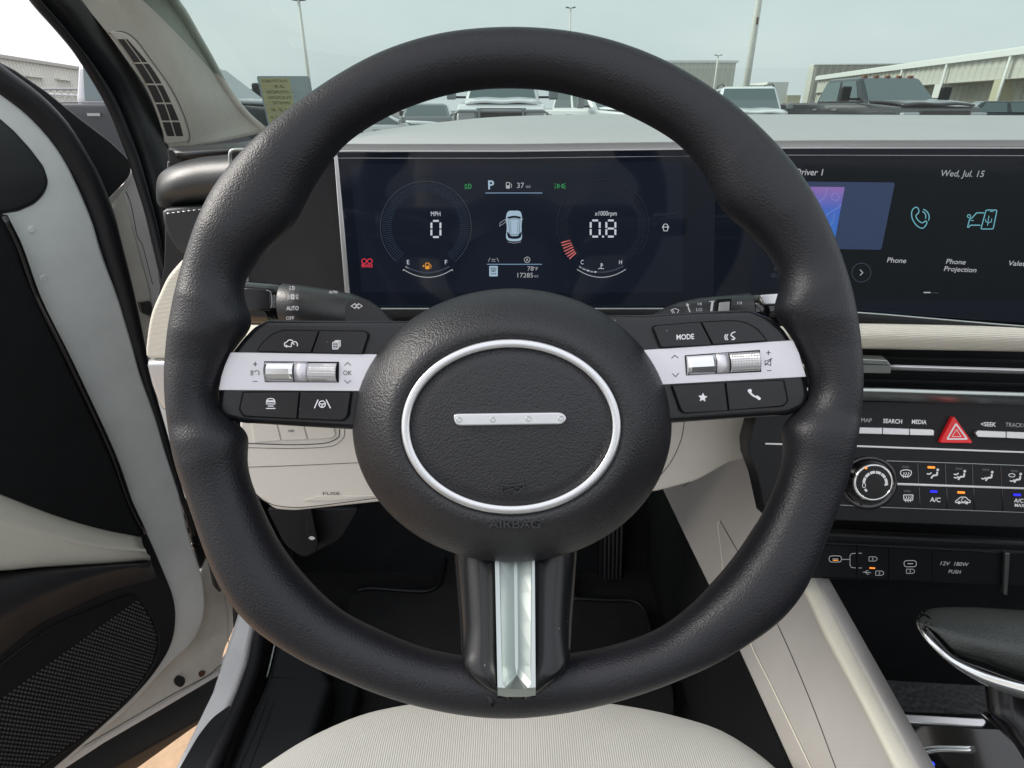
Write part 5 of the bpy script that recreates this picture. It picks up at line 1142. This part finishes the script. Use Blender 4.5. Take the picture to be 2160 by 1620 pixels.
# black lower armrest roll
bk = [[D.hit(x, y, .012) for x, y in [(-150,1200),(0,1200),(80,1195),(160,1190),(240,1187),(315,1183)]],
      [D.hit(x, y, .055) for x, y in [(-150,1260),(0,1235),(80,1215),(160,1203),(240,1193),(317,1187)]],
      [D.hit(x, y, .062) for x, y in [(-150,1340),(0,1295),(80,1256),(160,1225),(240,1203),(319,1190)]],
      [D.hit(x, y, .050) for x, y in [(-150,1390),(0,1325),(80,1276),(160,1243),(240,1213),(321,1194)]],
      [D.hit(x, y, .028) for x, y in [(-150,1420),(0,1350),(80,1300),(160,1262),(240,1228),(326,1204)]],
      [D.hit(x, y, .008) for x, y in [(-150,1450),(0,1390),(80,1325),(160,1285),(240,1250),(333,1225)]]]
emit('lower_armrest', face_eye(grid(bk, 3, 4)), M['hub_vinyl'], tm, label='black lower armrest', mods=[SOL(.006)])
# speaker
GP = D.up(.012)
gpoly = sm([(-150,1500),(0,1402),(50,1364),(100,1329),(150,1303),(200,1283),(240,1266),(270,1257),(290,1260),(305,1276),(320,1300),(333,1333),(336,1355),(331,1385),(318,1412),(300,1440),(270,1476),(233,1513),(185,1552),(133,1587),(60,1640),(-150,1760)], 3)
grd = emit('speaker_grille', slab(gpoly, D, .01, .002, .0125), M['footwell_black'], tm, label='black speaker grille with a raised mesh')
mat('mesh_ink', (.075, .078, .082), .35)
def inside(x, y, P):
    c = False; j = len(P) - 1
    for i in range(len(P)):
        if (P[i][1] > y) != (P[j][1] > y) and x < (P[j][0] - P[i][0]) * (y - P[i][1]) / (P[j][1] - P[i][1]) + P[i][0]: c = not c
        j = i
    return c
bm = bmesh.new(); gin = [(p[0] * .97 + 6, p[1] * .985 + 20) for p in gpoly]; GG = D.up(.0128)
# little raised bars of the mesh in a staggered lattice on the door's own axes
o_ = GG.hit(330, 1262); du, dv = .0062, .0052
for i in range(-4, 90):
    for j in range(-4, 95):
        p = o_ + GG.h * (du * (i + (j % 2) * .5)) - GG.v * (dv * j); a = proj(p)
        if a[0] < -20 or a[1] > 1650 or not inside(a[0], a[1], gpoly): continue
        if not (inside(a[0] + 7, a[1], gpoly) and inside(a[0], a[1] - 7, gpoly) and inside(a[0], a[1] + 7, gpoly)): continue
        s = [p - GG.h * .0020 - GG.v * .0012, p - GG.v * .0022 + GG.h * .0004, p + GG.h * .0020 + GG.v * .0012, p + GG.v * .0022 - GG.h * .0004]
        cc = bm.verts.new(p + GG.n * .0012); vs = [bm.verts.new(q) for q in s]
        for k in range(4): bm.faces.new((vs[k], vs[(k + 1) % 4], cc))
emit('grille_mesh', face_eye(bm), M['mesh_ink'], grd)
emit('grille_ring', tube([D.hit(x, y, .0145) for x, y in gpoly], .0009, 6, True, ref=D.n), M['satin_black'], grd)
for x, y in ((68, 485), (94, 587)):
    emit('button_plug', stack_pl := slab(circ(x, y, 8.5, 20, 7.5), D, .002, .0011, .0012, 4), M['door_paint'], DO)
# check strap and wiring hidden in the gap
emit('wiring_cover', slab([(384,1050),(420,1060),(450,1180),(448,1245),(433,1296),(425,1210),(400,1120)], D.up(-.03), .03, .003), M['rubber'], DO)
for y in (1085, 1113, 1147): emit('door_clip', slab([(385 + (y - 1085) * .35, y), (400 + (y - 1085) * .35, y + 2), (402 + (y - 1085) * .35, y + 10), (388 + (y - 1085) * .35, y + 12)], D.up(-.02), .01, .001), M['gloss_black'], DO)

# fender and hinge post seen through the gap
FN = thing('front_fender', 'white painted fender edge and hinge post between the door and the cabin', 'car body panel', EYE + V((-.6, 1.0, -.4)))
FPn = Plane(atX(290, 500, -.60), (.8, -.6, 0), V((.6, .8, 0)))
emit('hinge_post', slab([(215,430),(262,388),(284,345),(330,370),(352,560),(366,680),(380,900),(300,760),(262,600),(240,500)], FPn, .02, .004), M['white_paint'], FN)
groove('seam', [(266,404),(276,430),(284,470),(290,500),(300,515),(308,545),(322,600)], FPn, FN, 1.5, 'vent_dark')
emit('post_side', slab([(232,440),(262,400),(272,430),(282,480),(292,515),(318,610),(330,700),(340,760),(300,740),(262,600)], FPn, .02, .004, .004), M['jamb_paint'], FN)
emit('hinge_bracket', slab(rc([(294,640),(318,636),(322,650),(318,668),(300,660)], 2), FPn, .01, .002, .012), M['vent_dark'], FN)

# ================================================================== OUTSIDE
for nme, c, kw in (('asphalt', (.20, .195, .185), dict(rough=.9, bump=('grain', 60, .4, .004), var=.12)), ('concrete', (.56, .38, .24), dict(rough=.9, bump=('grain', 80, .5, .004), var=.1)),
    ('siding', (.64, .63, .57), dict(rough=.5, var=.06)), ('siding_brown', (.42, .40, .36), dict(rough=.6, var=.08)), ('siding_white', (.78, .78, .74), dict(rough=.5, var=.04)), ('trim_white', (.82, .82, .80), dict(rough=.5)),
    ('column_yellow', (.58, .54, .40), dict(rough=.6)), ('pole_paint', (.80, .78, .72), dict(rough=.6, var=.1)), ('lamp_dark', (.16, .17, .17), dict(rough=.5)),
    ('car_white', (.86, .87, .88), dict(rough=.25, coat=.5)), ('car_black', (.03, .036, .04), dict(rough=.25, coat=.6)), ('car_grey', (.22, .24, .25), dict(rough=.3, coat=.5)), ('car_silver', (.46, .47, .50), dict(rough=.3, coat=.5)),
    ('car_glass', (.10, .14, .145), dict(rough=.05, coat=.8)), ('tyre', (.015, .015, .015), dict(rough=.9)), ('wheel_metal', (.4, .4, .4), dict(rough=.35, metal=.8)), ('lamp_glass', (.5, .52, .54), dict(rough=.1, coat=.8)),
    ('tail_red', (.35, .02, .02), dict(rough=.2, coat=.5)), ('grille_dark', (.03, .03, .03), dict(rough=.4)), ('car_orange', (.30, .10, .04), dict(rough=.3, coat=.5))):
    mat(nme, c, **kw)
g = boxm(-500, 500, -200, 900, -.3, 0); gr = emit('ground', g, M['asphalt']); gr['kind'] = 'structure'; gr['label'] = 'grey parking lot surface'
g = boxm(-3.2, -.60, -.6, 1.6, .004, .008); gr = emit('concrete_path', g, M['concrete']); gr['kind'] = 'structure'; gr['label'] = 'warm concrete slab beside the car'

def S_(Y): return 1359.0 / Y
def gx(px, Y): return (px - 1080) / S_(Y)
def local(root): return root
def vehicle(name, label, cat_, px, Y, heading, L=5.6, W=2.0, hood=1.25, roof=1.9, kind='pickup', paint='car_white', group='vehicles parked beyond the windscreen', low=None, mirror=1, rack=False, steps=False):
    """front faces local -Y; heading turns it"""
    r = thing(name, label, cat_, (gx(px, Y), Y, 0), heading, group)
    E = lambda n_, bm_, m_, par=r, lab=None, mods=(): emit(n_, bm_, M[m_], par, lab, True, mods)
    BV = [('BEVEL', dict(width=.05, segments=3))]
    h = L / 2; hw = W / 2; belt = hood + .06
    if kind == 'pickup': side = [(-h, .55), (-h + .02, hood - .25), (-h + .25, hood - .04), (-h + 1.55, hood + .05), (h - .02, belt), (h, .6), (h - .1, .5), (-h + .1, .45)]
    else: side = [(-h, .5), (-h + .05, hood - .35), (-h + .4, hood - .14), (-h + 1.2, hood), (h - .1, belt + .02), (h, .6), (h - .1, .35), (-h + .1, .3)]
    body = E('body', prism(side, 'x', -hw, hw), low or paint, mods=BV)
    # cab: tapered
    c0 = -h + 1.45; c1 = (h - 2.0 if kind == 'pickup' else h - .25); rt0 = c0 + .75; rt1 = c1 - (.12 if kind == 'pickup' else .45); ww = hw - .06; wr = hw - .24
    bm = bmesh.new()
    A_ = [(-ww, c0, belt - .05), (ww, c0, belt - .05), (ww, c1, belt - .05), (-ww, c1, belt - .05)]; B_ = [(-wr, rt0, roof), (wr, rt0, roof), (wr, rt1, roof), (-wr, rt1, roof)]
    a = [bm.verts.new(p) for p in A_]; b = [bm.verts.new(p) for p in B_]
    for i in range(4): bm.faces.new((a[i], a[(i + 1) % 4], b[(i + 1) % 4], b[i]))
    bm.faces.new(b); bm.faces.new(list(reversed(a))); bmesh.ops.recalc_face_normals(bm, faces=bm.faces)
    cab = E('cab', bm, paint, mods=[('BEVEL', dict(width=.12, segments=4))])
    def pane(P, lab=None, nm='window', inner=(.06, .94, .10, .86), out=.012, m='car_glass', par=cab):
        q = [V(p) for p in P]; u0, u1, v0, v1 = inner
        f = lambda u, v: q[0].lerp(q[1], u).lerp(q[3].lerp(q[2], u), v)
        n__ = (q[1] - q[0]).cross(q[3] - q[0]).normalized(); c = sum(q, V()) / 4
        if n__.dot(c - V((0, (c0 + c1) / 2, c.z))) < 0: n__ = -n__
        pts = [f(u0, v0), f(u1, v0), f(u1, v1), f(u0, v1)]; bm = bmesh.new()
        t_ = [bm.verts.new(p + n__ * out) for p in pts]; k_ = [bm.verts.new(p - n__ * .02) for p in pts]
        bm.faces.new(t_)
        for i in range(4): bm.faces.new((k_[i], k_[(i + 1) % 4], t_[(i + 1) % 4], t_[i]))
        bmesh.ops.recalc_face_normals(bm, faces=bm.faces)
        return E(nm, bm, m, par, lab)
    pane([A_[0], A_[1], B_[1], B_[0]], nm='windscreen', inner=(.05, .95, .06, .90))
    pane([A_[3], A_[2], B_[2], B_[3]], nm='rear_window')
    for sx in (1, 2):
        i0, i1 = (1, 2) if sx == 1 else (0, 3)
        P = [A_[i0], A_[i1], B_[i1], B_[i0]]
        pane(P, inner=(.12, .47, .14, .86)); pane(P, inner=(.53, .92, .14, .86))
    for sx in (-1, 1):
        if mirror:
            mh = .34 if mirror > 1 else .18; mw = .24 if mirror > 1 else .2; mx_ = hw + (.28 if mirror > 1 else .16)
            mo = E('mirror', boxm(min(sx * (mx_ - mw / 2), sx * (mx_ + mw / 2)), max(sx * (mx_ - mw / 2), sx * (mx_ + mw / 2)), c0 + .32, c0 + .46, belt + .02, belt + .02 + mh), 'grille_dark' if paint != 'car_white' else 'car_grey', mods=[('BEVEL', dict(width=.04, segments=3))])
            E('mirror_arm', boxm(min(sx * (hw - .1), sx * mx_), max(sx * (hw - .1), sx * mx_), c0 + .36, c0 + .42, belt + .05, belt + .10), 'grille_dark', mo)
        for yy in (-h + .95, h - 1.15):
            wv = bmesh.new(); bmesh.ops.create_cone(wv, cap_ends=True, segments=24, radius1=.40, radius2=.40, depth=.26, matrix=Matrix.Translation((sx * (hw - .10), yy, .40)) @ Matrix.Rotation(math.pi / 2, 4, 'Y'))
            wo = E('wheel', wv, 'tyre'); wv = bmesh.new(); bmesh.ops.create_cone(wv, cap_ends=True, segments=20, radius1=.24, radius2=.24, depth=.28, matrix=Matrix.Translation((sx * (hw - .10), yy, .40)) @ Matrix.Rotation(math.pi / 2, 4, 'Y')); E('rim', wv, 'wheel_metal', wo)
        E('headlight', boxm(min(sx * (hw - .42), sx * (hw - .03)), max(sx * (hw - .42), sx * (hw - .03)), -h - .03, -h + .1, hood - .40, hood - .16), 'lamp_glass', mods=[('BEVEL', dict(width=.02, segments=2))])
        E('tail_light', boxm(min(sx * (hw - .2), sx * (hw - .01)), max(sx * (hw - .2), sx * (hw - .01)), h - .05, h + .03, hood - .45, hood - .05), 'tail_red')
        for yy in (c0 + 1.05, c0 + 2.0):
            if yy < c1: E('door_handle', boxm(min(sx * hw, sx * (hw + .035)), max(sx * hw, sx * (hw + .035)), yy, yy + .2, belt - .18, belt - .14), 'wheel_metal')
        if steps: E('side_step', boxm(min(sx * (hw - .1), sx * (hw + .08)), max(sx * (hw - .1), sx * (hw + .08)), c0 - .1, c1, .42, .50), 'wheel_metal')
    gl = E('grille', boxm(-hw + .45, hw - .45, -h - .03, -h + .08, hood - .50, hood - .12), 'grille_dark'); 
    E('bumper', boxm(-hw + .02, hw - .02, -h - .12, -h + .1, .45, .70), 'wheel_metal' if kind == 'pickup' else paint, mods=BV)
    # wipers
    for x0 in (-.65, .1):
        E('wiper', tube([V((x0, c0 + .0, belt + .01)), V((x0 + .3, c0 + .03, belt + .06)), V((x0 + .6, c0 + .02, belt + .04))], .014, 5), 'grille_dark')
    if kind == 'pickup':
        E('bed_interior', boxm(-hw + .1, hw - .1, c1 + .05, h - .1, belt - .06, belt + .012), 'grille_dark')
    hoodb = bmesh.new(); bh = [[V((sx * (hw - .18), yy, z)) for sx in (-1, -.5, 0, .5, 1)] for yy, z in ((-h + .22, hood - .02), (-h + .6, hood + .04), (-h + 1.1, hood + .07), (c0 + .12, belt + .02))]
    for rw in bh: rw[1].z += .035; rw[3].z += .035; rw[2].z += .015
    grid(bh, 3, 3, bm=hoodb); bmesh.ops.recalc_face_normals(hoodb, faces=hoodb.faces)
    E('hood', hoodb, paint, mods=[('SOLIDIFY', dict(thickness=.05, offset=0))])
    if kind == 'pickup' and roof > 1.9:
        for k in (-.6, -.3, 0, .3, .6): E('roof_light', boxm(k - .05, k + .05, rt0 + .05, rt0 + .15, roof - .01, roof + .035), 'car_orange')
    if rack:
        for sx in (-1, 1): E('roof_rail', tube([V((sx * (wr - .05), rt0 + .1, roof + .01)), V((sx * (wr - .05), rt0 + .4, roof + .07)), V((sx * (wr - .05), rt1 - .3, roof + .07)), V((sx * (wr - .05), rt1, roof + .01))], .02, 6), 'grille_dark')
    return r
v1 = vehicle('pickup_truck', 'white pickup truck facing the car with dark tow mirrors, seen inside the wheel arch', 'pickup truck', 1061, 17.6, 0, 5.8, 2.03, 1.45, 2.15, paint='car_white', mirror=2)
E1_ = lambda n_, bm_, m_: emit(n_, bm_, M[m_], v1, None, True)
E1_('grille_guard', tube([V((-1.05, -3.0, .7)), V((-1.05, -3.05, 1.22)), V((-.95, -3.05, 1.27)), V((.95, -3.05, 1.27)), V((1.05, -3.05, 1.22)), V((1.05, -3.0, .7))], .035, 8), 'car_grey')
for x in (-.5, .5): E1_('guard_post', boxm(x - .03, x + .03, -3.09, -3.0, .8, 1.33), 'car_grey')
vehicle('pickup_truck', 'dark green black pickup truck turned to the right in front of the long metal building', 'pickup truck', 1825, 17.2, rad(4), 5.8, 2.03, 1.40, 2.04, paint='car_black', mirror=2)
vehicle('parked_suv', 'white utility vehicle with roof rails beside the big lamp pole', 'car', 1570, 19.5, rad(-12), 4.9, 1.98, 1.22, 1.92, kind='suv', paint='car_white', rack=True)
vehicle('parked_car', 'grey hatchback seen from behind, left of the white pickup', 'car', 906, 24.5, rad(183), 4.4, 1.86, 1.0, 1.50, kind='suv', paint='car_grey')
vehicle('parked_car', 'low white car at the left end of the row under the wheel rim', 'car', 800, 19.5, rad(118), 4.4, 1.8, .86, 1.24, kind='suv', paint='car_white')
vehicle('pickup_truck', 'white pickup truck at the right inside the wheel arch, turned sideways', 'pickup truck', 1240, 21, rad(38), 5.6, 2.0, 1.25, 1.98, paint='car_white', mirror=2)
vehicle('parked_suv', 'dark blue green utility vehicle at the far right edge', 'car', 2150, 30, rad(70), 4.8, 1.9, 1.1, 1.66, kind='suv', paint='car_black')
0 and vehicle('parked_suv', 'pale blue utility vehicle just right of the windscreen pillar', 'car', 530, 27, rad(20), 4.8, 1.95, 1.15, 1.62, kind='suv', paint='car_silver')
vehicle('pickup_truck', 'silver pickup truck with dark reflections painted on its lower body, seen from the side through the open door gap', 'pickup truck', 352, 11, rad(90), 5.9, 2.0, 1.33, 1.98, paint='car_silver', low='car_black', mirror=2, steps=True)  # black lower paint stands in for dark reflections on the silver body

def building(name, label, parts):
    r = thing(name, label, 'building', parts[0][2][0] if False else (0, 0, 0)); return r
def corr_wall(bm, a, b, z0, z1, pitch=.3, depth=.045):
    """ribbed metal siding between two ground points"""
    a, b = V((*a, 0)), V((*b, 0)); L_ = (b - a).length; d = (b - a) / L_; n = V((-d.y, d.x, 0)); k = 0; pts = []
    N = int(L_ / pitch)
    for i in range(N):
        for f, o in ((0, 0), (.5, 0), (.62, 1), (.88, 1)): pts.append(a + d * (pitch * (i + f)) + n * depth * o)
    pts.append(b)
    lo = [bm.verts.new(p + V((0, 0, z0))) for p in pts]; hi = [bm.verts.new(p + V((0, 0, z1 if not callable(z1) else z1((p - a).length / L_)))) for p in pts]
    for i in range(len(pts) - 1): bm.faces.new((lo[i], lo[i + 1], hi[i + 1], hi[i]))
    return bm
BB = lambda r: (lambda n_, bm_, m_, lab=None, par=None: emit(n_, bm_, M[m_], par or r, lab))
# long building at the right; its wall runs away from the lot
r = thing('metal_building', 'long pale metal building with a deep white eave on the right', 'building', (42, 60, 0)); E = BB(r)
n0, n1 = (36.2, 40), (41.6, 89); dd = V((n1[0] - n0[0], n1[1] - n0[1], 0)).normalized()
def pz(t): return V((n0[0], n0[1], 0)).lerp(V((n1[0], n1[1], 0)), t)
H_ = 5.15
E('wall', corr_wall(bmesh.new(), (n1[0] - .1, n1[1]), (n0[0] - .1, n0[1]), H_ - 1.75, H_, .9, .10), 'siding', 'upper ribbed wall band')
E('wall', corr_wall(bmesh.new(), (n1[0] + 2.4, n1[1]), (n0[0] + 2.4, n0[1]), 0, H_ - .4, .9, .10), 'siding', 'recessed ribbed wall under the eave')
a, b = pz(0), pz(.52)
E('wall', corr_wall(bmesh.new(), (n1[0] + .1, n1[1]), (b.x + .1, b.y), 0, H_ - 1.7, .9, .10), 'siding', 'flush ribbed wall beyond the open bays')
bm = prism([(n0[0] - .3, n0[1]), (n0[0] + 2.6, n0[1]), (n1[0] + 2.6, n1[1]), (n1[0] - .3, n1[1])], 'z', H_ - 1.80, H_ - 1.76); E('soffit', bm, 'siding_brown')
bm = prism([(n0[0] - .55, n0[1]), (n0[0] - .15, n0[1]), (n1[0] - .15, n1[1]), (n1[0] - .55, n1[1])], 'z', H_ - .25, H_ + .18); E('gutter', bm, 'trim_white')
bm = prism([(n0[0] - .4, n0[1]), (n0[0] + 16, n0[1]), (n1[0] + 16, n1[1]), (n1[0] - .4, n1[1])], 'z', H_ + .18, H_ + .26); E('roof', bm, 'siding_white')
E('wall', boxm(n1[0], n1[0] + 16, n1[1] - .2, n1[1], 0, H_), 'siding')
for t in (.19, .36, .52):
    p = pz(t); bm = prism([(p.x - .35, 0), (p.x + 1.7, 0), (p.x + .3, H_ - 1.8), (p.x - .35, H_ - 1.8)], 'y', p.y, p.y + .9) if t < .5 else boxm(p.x - .2, p.x + 2.4, p.y, p.y + .3, 0, H_ - 1.8); E('buttress', bm, 'column_yellow' if t < .25 else 'siding_white')
    E('downpipe', tube([V((p.x - .42, p.y - .1, H_ - .1)), V((p.x - .42, p.y - .1, 0))], .11, 8), 'trim_white')
r = thing('metal_building', 'taller brown ribbed block standing behind the long building', 'building', (65, 104, 0)); E = BB(r)
E('wall', corr_wall(bmesh.new(), (60.5, 102), (47.5, 104), 0, 7.6, 1.0, .12), 'siding_brown'); E('roof', prism([(47.3, 103.8), (60.7, 101.7), (61.5, 106), (47.6, 106)], 'z', 7.6, 7.75), 'trim_white'); E('wall', boxm(47.5, 47.7, 104.2, 106, 0, 7.6), 'siding')
r = thing('metal_building', 'small pale ribbed building between the wheel rim and the lamp poles', 'building', (22, 84, 0)); E = BB(r)
E('wall', corr_wall(bmesh.new(), (27.0, 80), (8, 80), 0, 6.4, .55, .08), 'siding'); E('roof', boxm(7.8, 27.2, 79.8, 92, 6.4, 6.65), 'trim_white'); E('wall', boxm(26.8, 27, 80.2, 92, 0, 6.4), 'siding')
r = thing('block_building', 'small plain beige building with a stepped top, left of the dark pickup', 'building', (42, 104, 0)); E = BB(r)
E('wall', boxm(39.0, 42.2, 100, 108, 0, 5.1), 'siding_white'); E('wall', boxm(35.5, 39.0, 100.3, 108, 0, 4.7), 'siding'); E('wall', boxm(42.2, 44.2, 99.5, 106, 0, 3.3), 'column_yellow'); E('window', boxm(37.2, 38.4, 100.2, 100.4, 3.2, 4.2), 'car_glass')
r = thing('metal_building', 'cream ribbed building behind the silver pickup in the open door gap', 'building', (-22, 30, 0)); E = BB(r)
E('wall', corr_wall(bmesh.new(), (-26.5, 42), (-22, 24), 0, lambda t: 3.45, .35, .05), 'siding'); E('roof', prism([(-21.8, 23.8), (-26.3, 42.2), (-40, 42.2), (-36, 23.8)], 'z', 3.45, 3.6), 'siding_brown'); E('wall', boxm(-36, -26.6, 41.8, 42, 0, 3.45), 'siding')
dv_ = V((-4.5, 18, 0)).normalized(); nv_ = V((dv_.y, -dv_.x, 0))
for s in (3, 6.4, 9.8, 13.2):
    p = V((-22, 24, 0)) + dv_ * s; wv = bmesh.new()
    for k in range(6):
        boxm(-.01, .01, 0, .01, 0, .01, wv) if False else None
    q = V((p.x, p.y, 2.55)); E('window', prism([(q.x + .06, q.y - .8), (q.x + .16, q.y - .8), (q.x - .24, q.y + .8), (q.x - .34, q.y + .8)], 'z', 2.35, 2.75), 'grille_dark'); E('window_hood', prism([(q.x + .06, q.y - .9), (q.x + .5, q.y - .9), (q.x + .1, q.y + .9), (q.x - .34, q.y + .9)], 'z', 2.78, 2.84), 'siding')
E('pipe', tube([V((-21.8, 24, 2.05)), V((-26.3, 42, 2.05))], .06, 6), 'trim_white')
r = thing('mesh_fence', 'chain link fence with a top rail in front of the cream building', 'fence', (-14, 16, 0)); bm = bmesh.new()
fa, fb = V((-19, 15.5, 0)), V((-6, 18, 0)); fd = (fb - fa).normalized(); FL = (fb - fa).length
fenceb = bmesh.new(); k = 0.0
while k < FL:
    for s in (1, -1):
        p0 = fa + fd * k + V((0, 0, .1)); p1 = fa + fd * (k + s * 1.6) + V((0, 0, 1.75))
        tube([p0, p1], .006, 4, bm=fenceb)
    k += .16
emit('wire_mesh', fenceb, M['wheel_metal'], r); emit('top_rail', tube([fa + V((0, 0, 1.78)), fb + V((0, 0, 1.78))], .03, 8), M['wheel_metal'], r)
for i in range(6): emit('post', tube([fa + fd * FL * i / 5, fa + fd * FL * i / 5 + V((0, 0, 1.85))], .035, 8), M['wheel_metal'], r)

def lamp(label, px, Y, h, rad_=.07, head=.55, heads=2, base=0):
    x = gx(px, Y); r = thing('lamp_post', label, 'lamp post', (x, Y, 0), 0, 'lamp posts round the parking lot')
    emit('pole', tube([V((0, 0, 0)), V((0, 0, h * .5)), V((0, 0, h))], lambda t: rad_ * (1.15 - .35 * t), 10), M['pole_paint'], r, None, True)
    for s in ((-1, 1) if heads == 2 else (1,)):
        bm = boxm(min(0, s * head), max(0, s * head), -.05, .05, h - .02, h + .03); bmesh.ops.rotate(bm, verts=bm.verts, cent=(0, 0, h), matrix=Matrix.Rotation(-s * .12, 3, 'Y')); hd = emit('lamp_arm', bm, M['lamp_dark'], r, None, True)
        bm = boxm(min(s * head * .4, s * head), max(s * head * .4, s * head), -.16, .16, h - .01, h + .06); bmesh.ops.rotate(bm, verts=bm.verts, cent=(0, 0, h), matrix=Matrix.Rotation(-s * .12, 3, 'Y')); emit('lamp_head', bm, M['lamp_dark'], r, None, True)
    return r
lamp('slim pale lamp post with two flat heads, left of the steering wheel', 660, 34, 6.15, .09, .34)
lamp('distant lamp post whose heads just show above the wheel rim', 1196, 60, 9.3, .09, .42)
bp_ = lamp('thick weathered lamp pole with rust marks leaving the picture at the top', 1566, 24, 9.5, .115, .7)
for z in (4.0, 6.0): emit('rust_patch', boxm(-.03, .03, -.150, -.13, z, z + .22), M['rust'], bp_, None, True)
lamp('small distant lamp post in front of the small pale building', 1500, 78, 7.0, .11, .45)
